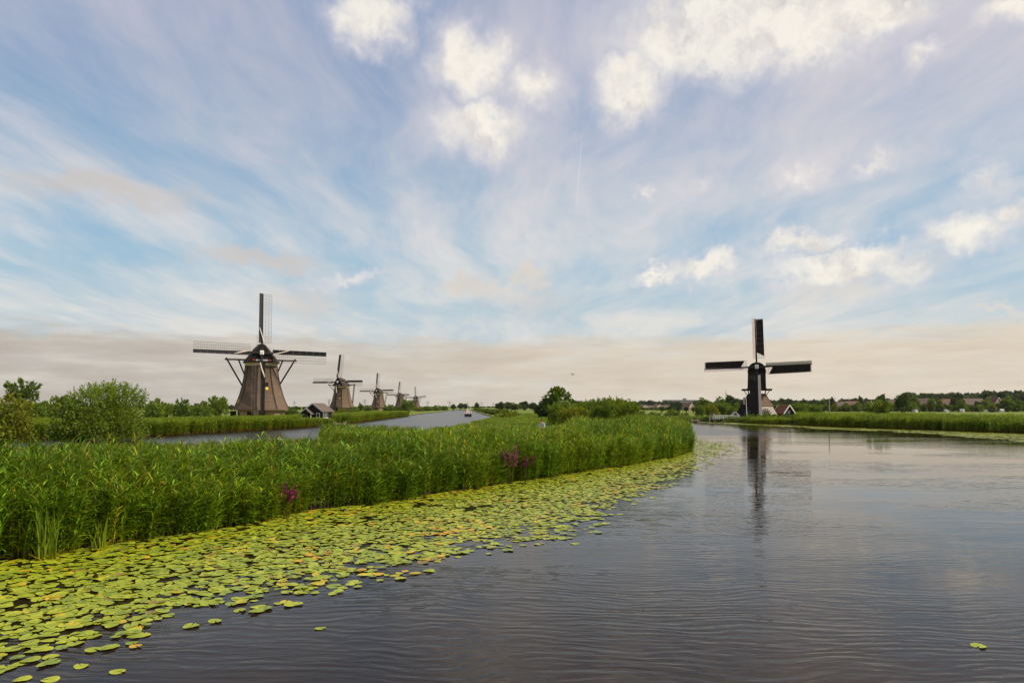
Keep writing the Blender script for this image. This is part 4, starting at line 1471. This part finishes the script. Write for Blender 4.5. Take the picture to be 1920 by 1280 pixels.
for i, (px, D, wpx, lab) in enumerate(((1775, 420, 11, 'white flat roofed garden shed before the square brown roof'), (1762, 422, 8, 'dark open garden shed left of the white shed'), (1804, 418, 7, 'small white shed before the long terrace'), (1848, 416, 9, 'white glasshouse left at the right hand meadow edge'), (1860, 415, 7, 'dark carport before the dark gabled house'), (1878, 414, 8, 'white garden shed farthest right'), (1715, 424, 14, 'low pale green glasshouse before the broad brown roof'), (1589, 430, 4, 'little white van shaped shed left of the grey willow'))):
    W = wpx * 420 / F
    gable('garden_shed', lab, 'shed', (X(px, D), D, .6), R(5 + 17 * i), 2.0, W * .62, .8 + .12 * (i % 4), 1.15 + .15 * (i % 3), 'black_wood' if 'dark' in lab else 'house_white', 'greywhite' if 'dark' not in lab else 'black_wood', None, .15, 'garden sheds at the meadow edge', door=0)
# block of flats
D = 1050
fx = thing('apartment_block', 'long grey block of flats above the trees left of the post mill', 'building', (X(1278, D), D, .5), R(2))
Wf, Hf = 70 * D / F, Z(749.5, D) - .5
q = B()
q.box((0, 0, Hf / 2), (Wf, 12, Hf))
q.obj('wall', 'concrete', fx)
q = B()
q.box((Wf * .08, 0, Hf + 1.2), (4, 6, 2.4))
q.obj('roof_box', 'house_brick', fx)
for f_ in range(4):
    for i in range(18):
        q = B()
        q.box((-Wf / 2 + (i + .5) * Wf / 18, -6.03, Hf - 1.8 - f_ * 2.9), (2.0, .1, 1.5))
        q.obj('window', 'glass', fx)

# poles and pylons
t = thing('utility_pole', 'bare wooden pole in the meadow behind the right reeds', 'pole', (X(1555, 150), 150, GZ))
q = B()
q.tube([(0, 0, -.2), (0, 0, Z(748, 150) - GZ)], [.14, .10], 8)
q.obj('post', 'pole_wood', t)
q = B()
q.box((0, 0, Z(748, 150) - GZ + .05), (.26, .26, .1))
q.obj('cap', 'steel', t)
t = thing('street_lamp', 'far curved street lamp above the roofs near the wooden pole', 'lamp', (X(1566, 470), 470, .6))
q = B()
q.tube([(0, 0, 0), (0, 0, 8.6), (-.6, 0, 9.8), (-1.6, 0, 10.2)], [.13, .10, .08, .07], 6)
q.obj('post', 'steel', t)
q = B()
q.box((-2.0, 0, 10.2), (1.0, .35, .2))
q.obj('lamp_head', 'white', t)
t = thing('radio_mast', 'thin lattice mast far behind the trees left of the post mill', 'mast', (X(1361, 900), 900, .5))
q = B()
q.tube([(0, 0, 0), (0, 0, Z(733, 900))], [.7, .25], 5)
q.obj('mast', 'steel', t)
q = B()
q.box((0, 0, Z(740, 900)), (2.4, .5, .5))
q.obj('cross_arm', 'steel', t)
pyl = [(272, 1500, 747, 'leftmost far power pylon beside the grey willow'), (552, 2300, 752, 'far power pylon right of the near windmill'), (617, 1700, 748, 'power pylon between boathouse and second windmill'), (684, 1800, 748.5, 'power pylon between second and third windmill'),
       (802, 2000, 752, 'power pylon right of the farthest windmill'), (843, 2000, 752, 'power pylon left of the canal end trees'), (876, 2300, 754, 'power pylon over the tour boat'), (903, 2300, 754, 'power pylon right of the narrow far tree'), (925, 2400, 755, 'rightmost power pylon near the canal hedge')]
for px, D, yt, lab in pyl:
    h = Z(yt, D)
    t = thing('power_pylon', lab, 'pylon', (X(px, D), D, .3), 0, 'far power pylons')
    q = B()
    b0, b1 = 2.6, .5
    for i, j in ((-1, -1), (1, -1), (1, 1), (-1, 1)):
        q.beam((i * b0, j * b0, 0), (i * b1, j * b1, h), .40)
    for k in range(6):
        za, zb = h * k / 6, h * (k + 1) / 6
        ba, bb_ = b0 + (b1 - b0) * k / 6, b0 + (b1 - b0) * (k + 1) / 6
        q.beam((-ba, -ba, za), (bb_, -bb_, zb), .22)
        q.beam((ba, -ba, za), (-bb_, -bb_, zb), .22)
    q.obj('tower', 'steel', t)
    for z, L in ((h * .92, 6.5), (h * .70, 8.5)):
        q = B()
        q.beam((-L, 0, z), (L, 0, z), .45, .5)
        q.obj('cross_arm', 'steel', t)
t = thing('bird', 'small bird gliding in the grey sky above the lone tree', 'bird', (X(1074, 60), 60, Z(702, 60)), R(30))
q = B()
q.tube([(0, -.16, 0), (0, -.05, .01), (0, .10, 0), (0, .2, 0)], [.015, .035, .03, .01], 6)
q.obj('body', 'bird', t)
for sx_ in (-1, 1):
    q = B()
    q.add([(0, -.06, .01), (sx_ * .16, -.09, .09), (sx_ * .36, .02, .13), (sx_ * .14, .04, .08), (0, .06, .01), (0, 0, -.01)], [(0, 1, 3, 4), (1, 2, 3), (0, 5, 1), (4, 3, 5), (1, 5, 3)])
    q.obj('wing', 'bird', t)


# ------------------------------------------------------------------ reeds
def reed_clump(seed, stems, H, lw, nl, rad, segs=4, lean=.22, leaf_len=.46, brown=.05):
    r = random.Random(seed)
    V, Fc, T = [], [], []
    for s_ in range(stems):
        a = r.uniform(0, 6.28)
        q = rad * math.sqrt(r.random())
        x0, y0 = q * math.cos(a), q * math.sin(a)
        h = H * r.uniform(.66, 1.08)
        ln = lean * r.uniform(.3, 1.5)
        wa = r.gauss(0, .5)
        wx, wy = math.cos(wa), math.sin(wa)
        pt = lambda u: (x0 + wx * ln * u * u, y0 + wy * ln * u * u, h * u)
        kt = r.uniform(.75, 1.2)
        dead = r.random() < brown
        gc = (1.9, .95, 1.2) if dead else (1, 1, 1)
        # stem: flat cross ribbons
        sw = lw * .33
        for an in (0.4, 1.97):
            o = len(V)
            for i in range(4):
                u = i / 3
                p_ = pt(u)
                w_ = sw * (1 - .5 * u)
                V.append((p_[0] - math.cos(an) * w_, p_[1] - math.sin(an) * w_, p_[2]))
                V.append((p_[0] + math.cos(an) * w_, p_[1] + math.sin(an) * w_, p_[2]))
                c = (1.7, .85, 1.0) if u < .3 else (kt * gc[0], kt * gc[1], kt * gc[2])
                T += [(c[0], c[1], c[2], 1)] * 2
            for i in range(3):
                Fc.append((o + 2 * i, o + 2 * i + 1, o + 2 * i + 3, o + 2 * i + 2))
        for i in range(nl):
            u = .16 + .84 * (i + r.uniform(-.3, .3)) / nl
            u = min(max(u, .08), 1.0)
            p_ = pt(u)
            az_ = r.gauss(0.1, 1.0) if r.random() < .78 else r.uniform(0, 6.28)
            e = R(r.uniform(48, 78))
            droop = R(r.uniform(45, 115))
            L = leaf_len * r.uniform(.65, 1.25) * (1.0 if u < .9 else .8)
            w_ = lw * r.uniform(.7, 1.25)
            tt = kt * r.uniform(.45, 1.55)
            yl = r.random()
            c = (tt * 2.0, tt * 1.05, tt * 1.3, 1) if (dead or yl < .012) else ((tt * 1.25, tt * 1.05, tt * .8, 1) if yl < .22 else (tt * .92, tt, tt, 1))
            o = len(V)
            P = Vector(p_)
            sd = Vector((-math.sin(az_), math.cos(az_), r.uniform(-.5, .5))).normalized()
            for k in range(segs):
                uu = k / segs
                wk = w_ * (.55, 1, .85, .5, .3)[k]
                V.append(P - sd * wk)
                V.append(P + sd * wk)
                ee = e - droop * uu
                P = P + Vector((math.cos(az_) * math.cos(ee), math.sin(az_) * math.cos(ee), math.sin(ee))) * (L / segs)
            V.append(P)
            T += [c] * (2 * segs + 1)
            for k in range(segs - 1):
                Fc.append((o + 2 * k, o + 2 * k + 1, o + 2 * k + 3, o + 2 * k + 2))
            Fc.append((o + 2 * segs - 2, o + 2 * segs - 1, o + 2 * segs))
    q = B()
    q.v = [tuple(v) for v in V]
    q.f = Fc
    return q, T


def reed_protos(name, mat, k, **kw):
    col_ = bpy.data.collections.new(name)
    for i in range(k):
        q, T = reed_clump(100 + i * 7, **kw)
        me = q.mesh('%s_tuft' % name, mat, tint=T)
        col_.objects.link(bpy.data.objects.new('%s_tuft' % name, me))
    return col_


reed_near = reed_protos('reed_near', 'reed', 9, stems=11, H=2.45, lw=.0175, nl=13, rad=.36, leaf_len=.56, lean=.30, brown=.045)
reed_mid = reed_protos('reed_mid', 'reed_far', 7, stems=12, H=2.4, lw=.034, nl=9, rad=.42, segs=3)
grass_low = reed_protos('grass_low', 'grass', 5, stems=16, H=.55, lw=.014, nl=4, rad=.4, segs=3, leaf_len=.45, brown=.15, lean=.2)


def scatter(name, label, P, rz, sc, colln, cat='reeds', zs=None):
    me = bpy.data.meshes.new(name)
    k = len(P)
    me.vertices.add(k)
    me.vertices.foreach_set('co', P.astype(np.float32).ravel())
    for nm, arr in (('rz', rz), ('sc', sc), ('sz', sc if zs is None else zs)):
        me.attributes.new(nm, 'FLOAT', 'POINT').data.foreach_set('value', arr.astype(np.float32))
    me.attributes.new('pick', 'INT', 'POINT').data.foreach_set('value', rng.integers(0, len(colln.objects), k).astype(np.int32))
    o = link(name, me)
    ng = bpy.data.node_groups.new(name + '_scatter', 'GeometryNodeTree')
    ng.interface.new_socket('Geometry', in_out='INPUT', socket_type='NodeSocketGeometry')
    ng.interface.new_socket('Geometry', in_out='OUTPUT', socket_type='NodeSocketGeometry')
    nt = NT(ng)
    gi = nt.node('NodeGroupInput')
    go = nt.node('NodeGroupOutput')
    ci = nt.node('GeometryNodeCollectionInfo', {'Collection': colln, 'Separate Children': True, 'Reset Children': True})

    def attr(nm, ty):
        n_ = nt.node('GeometryNodeInputNamedAttribute', data_type=ty)
        n_.inputs['Name'].default_value = nm
        return n_.outputs['Attribute']
    rot_ = nt.node('FunctionNodeEulerToRotation', {0: nt.node('ShaderNodeCombineXYZ', {2: attr('rz', 'FLOAT')}).outputs[0]}).outputs[0]
    s1 = attr('sc', 'FLOAT')
    scl = nt.node('ShaderNodeCombineXYZ', {0: s1, 1: s1, 2: attr('sz', 'FLOAT')}).outputs[0]
    ip = nt.node('GeometryNodeInstanceOnPoints', {'Points': gi.outputs[0], 'Instance': ci.outputs[0], 'Pick Instance': True, 'Instance Index': attr('pick', 'INT'), 'Rotation': rot_, 'Scale': scl})
    ng.links.new(ip.outputs[0], go.inputs[0])
    md = o.modifiers.new('scatter', 'NODES')
    md.node_group = ng
    return tag(o, label, cat, kind='stuff')


def sample(x0, x1, y0, y1, dens):
    k = int((x1 - x0) * (y1 - y0) * dens)
    return np.stack([rng.uniform(x0, x1, k), rng.uniform(y0, y1, k)], 1)


inwater = lambda P: inpoly(P, W1) | inpoly(P, W2)
frontline = [(17.6, 110), (18.6, 90)] + front + [(-22, 14.5), (-40, 9), (-70, 5)]
infr = lambda P, m_=60: (P[:, 1] > 5) & (np.abs(P[:, 0] / np.maximum(P[:, 1], 1) * F) < 960 + m_ + 500 / np.maximum(P[:, 1], 1) * 3)

# spit: front belt
P = sample(-40, 22, 8, 95, 7.5)
d = dist_line(P, frontline)
belt = 3.6 + 1.5 * vnoise(P, 5, 3)
keep = ~inwater(P) & (d < belt) & infr(P, 200)
P = P[keep]
d = d[keep]
# a few stand in the shallow water so that the edge is ragged
Q = sample(-40, 22, 8, 95, 12)
dq_ = dist_line(Q, frontline)
clear = np.ones(len(Q), bool)
clearP = np.ones(len(P), bool)
for (sx_, sy_) in ((956, 903), (553, 962), (985, 899)):
    gx_, gy_, _ = G(sx_, sy_)
    clear &= ~((np.abs(Q[:, 0] - gx_) < .42) & (Q[:, 1] < gy_ - .5) & (Q[:, 1] > gy_ - 3))
P, d = P[clearP], d[clearP]
kq = clear & inpoly(Q, W1) & (dq_ < .35 + .75 * vnoise(Q, 2.2, 5)) & infr(Q, 200)
nP = len(P)
P = np.concatenate([P, Q[kq]])
hz = np.concatenate([np.full(nP, GZ - .1), np.full(kq.sum(), -.15)])
d = np.concatenate([d, np.zeros(kq.sum())])
px_of = P[:, 0] / P[:, 1] * F + 960
inr_ = px_of < 1272 + 24 * vnoise(P, 1.1, 12)
P, hz, d, px_of = P[inr_], hz[inr_], d[inr_], px_of[inr_]
sz = (.78 + .26 * vnoise(P, 2.6, 8) + .16 * vnoise(P, .9, 9)) * rng.uniform(.80, 1.12, len(P))
sz *= np.interp(d, [0, .8, 2.2, 5], [.82, .92, 1.0, 1.0]) * np.interp(px_of, [0, 180, 280, 560, 680, 950, 1100, 1300], [1.0, .97, .87, .87, .94, .95, .98, .97])
scatter('reed_bed', 'tall green reed bed along the front edge of the spit', np.column_stack([P, hz]), rng.normal(0, .35, len(P)), rng.uniform(.9, 1.1, len(P)), reed_near, zs=sz)

# spit: interior and back belt
P = sample(-30, 21, 36, 130, 6)
px_of = P[:, 0] / P[:, 1] * F + 960
dpath = dist_line(P, [q[:2] for q in pth])
dfr = dist_line(P, frontline)
bed = ((px_of > 600) & (P[:, 1] > 47) & (P[:, 1] < 62)) | ((px_of > 800) & (P[:, 1] > 44) & (P[:, 1] < 62)) | ((px_of > 1040) & (P[:, 1] > 40) & (P[:, 1] < 70)) | (px_of > 1185)
gap = (px_of > 770) & (px_of < 812) & (P[:, 1] > 44) & (P[:, 1] < 100)
keep = ~inwater(P) & bed & ~gap & (px_of < 1266 + 24 * vnoise(P, 1.1, 12)) & (dpath > 1.5) & (dfr > 4) & infr(P)
P = P[keep]
px_of = px_of[keep]
sz = (.86 + .22 * vnoise(P, 6, 21)) * rng.uniform(.88, 1.08, len(P))
near_walk = np.exp(-((px_of - 1010) / 28) ** 2) * (P[:, 1] < 61)
sz *= 1 - .50 * near_walk
sz *= np.where(P[:, 1] < 62, np.interp(px_of, [600, 800, 960, 1060], [.88, .74, .84, .95]), 1)
scatter('inner_reed_bed', 'second reed bed on the back and right end of the spit', np.column_stack([P, np.full(len(P), GZ - .1)]), rng.normal(0, .4, len(P)), rng.uniform(.9, 1.15, len(P)), reed_near, zs=sz)

P = sample(-9, 14, 62, 230, 2.2)
keep = ~inwater(P) & infr(P)
P = P[keep]
scatter('low_reed_field', 'paler low reeds behind the walker towards the canal hedge', np.column_stack([P, np.full(len(P), GZ - .1)]), rng.normal(0, .4, len(P)), rng.uniform(1, 1.3, len(P)), reed_mid, zs=(.42 + .25 * vnoise(P, 8, 23)) * rng.uniform(.85, 1.1, len(P)))

# low grass over the rest of the spit and the banks
P = sample(-75, 22, 12, 140, 2.2)
keep = ~inwater(P) & infr(P)
P = P[keep]
scatter('bank_grass', 'low rough grass covering the spit and the left bank', np.column_stack([P, np.full(len(P), GZ - .02)]), rng.uniform(0, 6.28, len(P)), rng.uniform(1.0, 1.7, len(P)), grass_low, cat='grass')

# right bank reeds
eastline = [(84, 55)] + east
P = sample(44, 112, 60, 176, 4.2)
d = dist_line(P, eastline)
px_of = P[:, 0] / P[:, 1] * F + 960
keep = (~inwater(P) & (d < 9 + 5 * vnoise(P, 9, 31)) | (d < .5 + .9 * vnoise(P, 3, 33))) & (px_of > 1492) & infr(P, 80)
P, d = P[keep], d[keep]
sz = (.84 + .20 * vnoise(P, 7, 41) + .14 * vnoise(P, 1.8, 42)) * rng.uniform(.88, 1.06, len(P)) * np.interp(d, [0, 1.5, 20], [.8, 1.0, .95])
scatter('right_reed_bed', 'long bright green reed belt along the right bank', np.column_stack([P, np.full(len(P), GZ - .2)]), rng.normal(0, .4, len(P)), rng.uniform(1, 1.3, len(P)), reed_mid, zs=sz)
P = sample(40, 60, 145, 185, 3)
d = dist_line(P, eastline)
px_of = P[:, 0] / P[:, 1] * F + 960
keep = (d < 2.0) & (px_of > 1398) & (px_of < 1500)
P = P[keep]
scatter('mill_bank_reeds', 'short reeds on the bank below the post mill', np.column_stack([P, np.full(len(P), GZ - .2)]), rng.normal(0, .5, len(P)), rng.uniform(1, 1.2, len(P)), reed_mid, zs=rng.uniform(.45, .7, len(P)))

P = np.concatenate([sample(24, 62, 160, 200, 1.6)])
px_of = P[:, 0] / P[:, 1] * F + 960
keep = ~inwater(P) & (dist_line(P, [(38, 182), (28, 186), (20, 184)] + east[::-1][:3]) < 9) & (px_of < 1400)
P = P[keep]
scatter('far_bank_grass', 'rough dark grass on the far bank around the white bridge', np.column_stack([P, np.full(len(P), GZ - .05)]), rng.uniform(0, 6.28, len(P)), rng.uniform(1.2, 2.0, len(P)), grass_low, cat='grass')

# left bank reeds in front of the near windmill, then along the canal
westline = [(-42, 270), (-39, 190), (-37.5, 145), (-39, 128), (-44, 105), (-48.5, 90), (-58, 82), (-62, 72)]
P = sample(-76, -33, 66, 300, 4.2)
d = dist_line(P, westline)
near_bh = (np.abs(P[:, 1] - 147) < 6) & (np.abs(P[:, 0] - X(600, 147)) < 3.4)
keep = ~inwater(P) & (P[:, 0] < np.interp(P[:, 1], [66, 90, 145, 270], [-46, -44, -36, -40])) & (d < 9 + 6 * vnoise(P, 9, 51)) & infr(P) & ~near_bh | (d < .5 + .8 * vnoise(P, 3, 53)) & infr(P) & ~((P[:, 1] > 133) & (P[:, 1] < 150))
P, d = P[keep], d[keep]
sz = (.80 + .16 * vnoise(P, 8, 61)) * rng.uniform(.88, 1.08, len(P)) * np.interp(P[:, 1], [80, 150, 165, 300], [1.0, .92, .95, .9])
bhz = (P[:, 1] < 146) & (P[:, 0] / P[:, 1] * F + 960 > 555)
sz = np.where(bhz, sz * .80, sz)
scatter('left_reed_bed', 'reed belt on the left bank below the near windmill and boathouse', np.column_stack([P, np.full(len(P), GZ - .2)]), rng.normal(0, .4, len(P)), rng.uniform(1, 1.35, len(P)), reed_mid, zs=sz)

# ------------------------------------------------------------------ lily pads
LILY_OUT = [G(*q)[:2] for q in ((-300, 1290), (0, 1276), (120, 1250), (250, 1222), (430, 1172), (640, 1112), (800, 1074), (960, 1034), (1130, 996), (1200, 948), (1290, 896), (1345, 868), (1392, 846), (1385, 834), (1310, 822))]
zone = LILY_OUT + [(18.6, 90)] + [(x + .25, y + .25) for x, y in front] + [(-22, 14.3), (-30, 11.5)]
pal = [((.225, .268, .011), 50), ((.280, .305, .013), 26), ((.165, .215, .018), 14), ((.38, .31, .012), 3), ((.44, .27, .012), 1), ((.20, .15, .018), 2)]
pal_c = np.array([p_[0] for p_ in pal])
pal_w = np.array([p_[1] for p_ in pal], float)
pal_w /= pal_w.sum()


def pad_shape(r, k=22):
    notch = R(r.uniform(12, 26))
    vs = [(0, 0, .002)]
    el_ = r.uniform(.82, 1.0)
    for i in range(k):
        a = notch / 2 + (2 * math.pi - notch) * i / (k - 1)
        rr = 1 + .035 * math.sin(a * 3 + r.uniform(0, .5)) + r.uniform(-.015, .015)
        vs.append((rr * math.cos(a), rr * math.sin(a) * el_, .055 * math.sin(a * 2 + r.uniform(-.3, .3))))
    return vs, [(0, i, i + 1) for i in range(1, k)]


def hexpts(x0, x1, y0, y1, s_, jit):
    ys = np.arange(y0, y1, s_ * .866)
    pts = []
    for j, y in enumerate(ys):
        xs = np.arange(x0 + (s_ / 2 if j % 2 else 0), x1, s_)
        pts.append(np.stack([xs, np.full(len(xs), y)], 1))
    P_ = np.concatenate(pts)
    return P_ + rng.uniform(-jit, jit, P_.shape) * s_


P = hexpts(-20, 27, 9, 92, .200, .47)
keep = inpoly(P, zone) & inpoly(P, W1) & infr(P, 120)
P = P[keep]
dout = dist_line(P, LILY_OUT)
n1_ = vnoise(P, 1.3, 77)
n2_ = vnoise(P, .42, 78)
n3_ = vnoise(P, 3.5, 79)
prob = np.interp(dout, [0, .8, 2.0, 4], [.22, .62, .93, .985])
prob = prob * np.where(P[:, 0] / P[:, 1] * F + 960 > 1300, .5, 1.0)
drop = (n1_ * .25 + n2_ * .75 < np.interp(dout, [0, 1.2, 3], [.56, .40, .25])) | (rng.random(len(P)) > prob)
P = P[~drop]
rad = rng.uniform(.070, .165, len(P)) * np.interp(P[:, 1], [10, 25, 60], [1.0, 1.0, 1.08])
cid = rng.choice(len(pal_c), len(P), p=pal_w)
autumn = vnoise(P, 1.6, 90) > .72
cid = np.where(autumn & (rng.random(len(P)) < .22), rng.choice([3, 4, 5], len(P)), cid)
order = np.argsort(P[:, 1])
vis = np.abs(P[:, 0] / P[:, 1] * F) < 950
vis &= (CAMH * F / P[:, 1] + HOR) < 1275
near_ix = [i for i in order if vis[i]][:300]
near_set = set(near_ix)
rr_ = random.Random(5)
pad_meshes = {}
for c in range(len(pal_c)):
    for v_ in range(4):
        q = B()
        vs, fs = pad_shape(rr_)
        q.add(vs, fs)
        kk = rr_.uniform(.9, 1.12)
        pad_meshes[c, v_] = q.mesh('lily_pad', 'lily', tint=[(*(pal_c[c] * kk * np.array((.85, .92, 1))), 1)] + [(pal_c[c][0] * kk * e_, pal_c[c][1] * kk * (1 + (e_ - 1) * .6), pal_c[c][2] * kk, 1) for e_ in [rr_.uniform(.95, 1.3) for _ in vs[1:]]])


def lone_pad(x, y, r_, c, label, group=None, z=None):
    o = link('lily_pad', pad_meshes[c, rr_.randrange(4)])
    o.location = (x, y, z if z is not None else rr_.uniform(.012, .034))
    o.rotation_euler = (rr_.gauss(0, .03), rr_.gauss(0, .03), rr_.uniform(0, 6.28))
    o.scale = (r_, r_, r_)
    return tag(o, label, 'lily pad', group)


for i in near_ix:
    lone_pad(P[i, 0], P[i, 1], rad[i], cid[i], 'flat floating lily pad in the nearest part of the pad carpet', 'nearest lily pads')
V, Fc, T = [], [], []
shapes = [pad_shape(rr_, 14) for _ in range(8)]
o_ = 0
for i in range(len(P)):
    if i in near_set:
        continue
    vs, fs = shapes[rr_.randrange(8)]
    a = rr_.uniform(0, 6.28)
    ca_, sa_ = math.cos(a) * rad[i], math.sin(a) * rad[i]
    tx, ty = rr_.gauss(0, .035), rr_.gauss(0, .035)
    z = rr_.uniform(.006, .035)
    for (x, y, zz_) in vs:
        X_, Y_ = x * ca_ - y * sa_, x * sa_ + y * ca_
        V.append((P[i, 0] + X_, P[i, 1] + Y_, max(.004, z + zz_ * rad[i] + X_ * tx + Y_ * ty)))
    Fc += [tuple(j + o_ for j in f) for f in fs]
    o_ += len(vs)
    kk = rr_.uniform(.82, 1.18)
    cc = pal_c[cid[i]] * kk
    T += [(cc[0] * .85, cc[1] * .92, cc[2], 1)] + [(cc[0] * e_, cc[1] * (1 + (e_ - 1) * .6), cc[2], 1) for e_ in [rr_.uniform(.95, 1.3) for _ in vs[1:]]]
q = B()
q.v, q.f = V, Fc
tag(q.obj('lily_pad_carpet', 'lily', tint=T), 'yellow green carpet of lily pads along the reed spit', 'lily pads', kind='stuff')
for px, py, r_, c, lab in ((600, 1178, .10, 0, 'single lily pad drifting alone in open water'), (220, 1259, .125, 1, 'bright lone lily pad near the bottom left edge'), (152, 1249, .12, 1, 'lone lily pad left of the bright bottom one'),
                           (95, 1274, .12, 1, 'lone lily pad cut by the bottom edge at left'), (1835, 1211, .12, 0, 'torn lily pad floating alone at lower right'), (1078, 1019, .13, 0, 'small drifting lily pad off the carpet edge'), (42, 1273, .12, 1, 'lone lily pad in the bottom left corner')):
    x, y, _ = G(px, py)
    lone_pad(x, y, r_, c, lab, z=.012)
# belt of pads along the right bank
outR = [G(*q)[:2] for q in ((1990, 833), (1920, 829), (1720, 812), (1540, 804), (1400, 796.5), (1310, 792.5))]
zr = outR + [G(1310, 790.3)[:2]] + east[::-1][1:] + [(84, 60)]
P = hexpts(40, 86, 60, 178, .55, .42)
keep = inpoly(P, zr) & inpoly(P, W1) & infr(P, 60)
P = P[keep]
dout = dist_line(P, outR)
keep = vnoise(P, 2.2, 91) * .6 + vnoise(P, .9, 92) * .4 > np.interp(dout, [0, 2, 6], [.62, .40, .25])
P = P[keep]
V, Fc, T = [], [], []
o_ = 0
for i in range(len(P)):
    r_ = rr_.uniform(.2, .34)
    z = rr_.uniform(.006, .05)
    a = rr_.uniform(0, 1)
    for j in range(7):
        V.append((P[i, 0] + r_ * math.cos(a + j * .898), P[i, 1] + r_ * math.sin(a + j * .898), z + rr_.uniform(0, .02)))
    Fc.append(tuple(range(o_, o_ + 7)))
    o_ += 7
    cc = pal_c[rng.choice(6, p=pal_w)] * rr_.uniform(.8, 1.2)
    T += [(cc[0], cc[1], cc[2], 1)] * 7
q = B()
q.v, q.f = V, Fc
tag(q.obj('bank_lily_pads', 'lily', tint=T), 'belt of lily pads floating along the right bank reeds', 'lily pads', kind='stuff')


# ------------------------------------------------------------------ single plants at the water's edge
def blades(seed, k, h, w_, rad_, spread=.18):
    r = random.Random(seed)
    q, T = B(), []
    for i in range(k):
        a = r.uniform(0, 6.28)
        q0 = rad_ * math.sqrt(r.random())
        x, y = q0 * math.cos(a), q0 * math.sin(a)
        hh2 = h * r.uniform(.6, 1.05)
        an = r.uniform(0, 3.14)
        lx, ly = r.gauss(.04, spread), r.gauss(0, spread)
        vs = []
        for u in (0, .4, .75):
            ww = w_ * (1, .9, .6)[int(u > 0) + int(u > .5)]
            vs += [(x + lx * u * u - math.cos(an) * ww, y + ly * u * u - math.sin(an) * ww, hh2 * u - .05), (x + lx * u * u + math.cos(an) * ww, y + ly * u * u + math.sin(an) * ww, hh2 * u - .05)]
        vs.append((x + lx, y + ly, hh2))
        q.add(vs, [(0, 1, 3, 2), (2, 3, 5, 4), (4, 5, 6)])
        t_ = r.uniform(.75, 1.25)
        T += [(t_, t_, t_, 1)] * 7
    return q, T


for i, (px, py, k, h, lab) in enumerate(((145, 1030, 46, 1.45, 'bright upright iris clump at the reed edge, lower left'), (292, 996, 34, 1.45, 'darker upright iris clump right of the bright one'), (236, 1012, 22, 1.0, 'small iris tuft between the two taller clumps'))):
    x, y, _ = G(px, py)
    t = thing('iris_clump', lab, 'plant', (x, y - 1.25, 0), 0, 'iris clumps at the reed edge')
    q, T = blades(200 + i, k, h, .017, .22)
    q.obj('leaves', 'sedge', t, tint=T)
    q, T = blades(220 + i, 10, .35, .02, .2, .3)
    q.obj('old_leaves', 'leaf_yellow', t, tint=[(2.2, 1.3, 1, 1)] * len(T))
for i, (px, py, h, k, lab, ex) in enumerate(((956, 903, 2.05, 20, 'bright purple loosestrife flowering in the reeds', 1.0), (553, 962, 1.35, 12, 'dull purple loosestrife lower in the reeds at left', .55), (985, 899, 1.55, 6, 'faded brownish loosestrife beside the bright one', .6))):
    x, y, _ = G(px, py)
    t = thing('loosestrife', lab, 'flower', (x, y - 1.15, 0), 0, 'purple loosestrife in the reeds')
    r = random.Random(300 + i)
    st, ST = B(), []
    sp_, SP = [], []
    for j in range(k):
        x0, y0 = r.uniform(-.22, .22), r.uniform(-.15, .15)
        hx = h * r.uniform(.62, 1.05)
        tx, ty = x0 * 1.9, y0 * 1.9
        st.tube([(x0 * .6, y0 * .6, -.05), (x0, y0, hx * .5), (tx, ty, hx)], [.012, .010, .006], 4)
        fz = hx * .68
        for m_ in range(46):
            u = r.random()
            z = fz + (hx - fz) * u
            wv_ = z / hx
            cx, cy = x0 + (tx - x0) * max(0, (wv_ - .5) * 2), y0 + (ty - y0) * max(0, (wv_ - .5) * 2)
            sp_.append((cx + r.gauss(0, .018), cy + r.gauss(0, .018), z))
            SP.append(ex * r.uniform(.7, 1.4))
    st.obj('stems', 'sedge', t, tint=[(.55, .45, .5, 1)] * len(st.v))
    pp = np.array(sp_)
    ax_ = np.random.default_rng(i).normal(size=pp.shape)
    ax_ /= np.linalg.norm(ax_, axis=1)[:, None]
    v = leaf_arrays(pp, ax_, np.full(len(pp), .075), np.full(len(pp), .024), np.random.default_rng(i + 50))
    tt = np.repeat(np.array(SP), 4)
    link('flower_spikes', quads_mesh('flower_spikes', v, 'flower', np.stack([tt, tt, tt, np.ones_like(tt)], 1)), t)
t = thing('floating_stick', 'pale straw coloured stick lying at the reed edge on the pads', 'stick', (*G(1125, 878)[:2], .04), R(12))
q = B()
q.tube([(-.55, 0, .02), (-.1, .04, .05), (.4, 0, .06), (.6, .03, .03)], [.03, .04, .035, .02], 6)
q.obj('stem', 'straw', t)
q = B()
q.tube([(.1, .02, .06), (.25, .16, .12)], [.015, .008], 5)
q.obj('twig', 'straw', t)

# ------------------------------------------------------------------ air
m, n, out = material('haze')
vol = n.node('ShaderNodeVolumePrincipled', {'Color': (0.92, 0.90, 0.88), 'Density': 0.000035, 'Anisotropy': 0.2})
n.l.new(vol.outputs[0], out.inputs['Volume'])
M['haze'] = m
q = B()
q.box((0, 1200, 24.4), (5600, 3000, 52.0))
tag(q.obj('haze', 'haze'), 'thin pale summer haze over the polder', 'haze', kind='stuff')
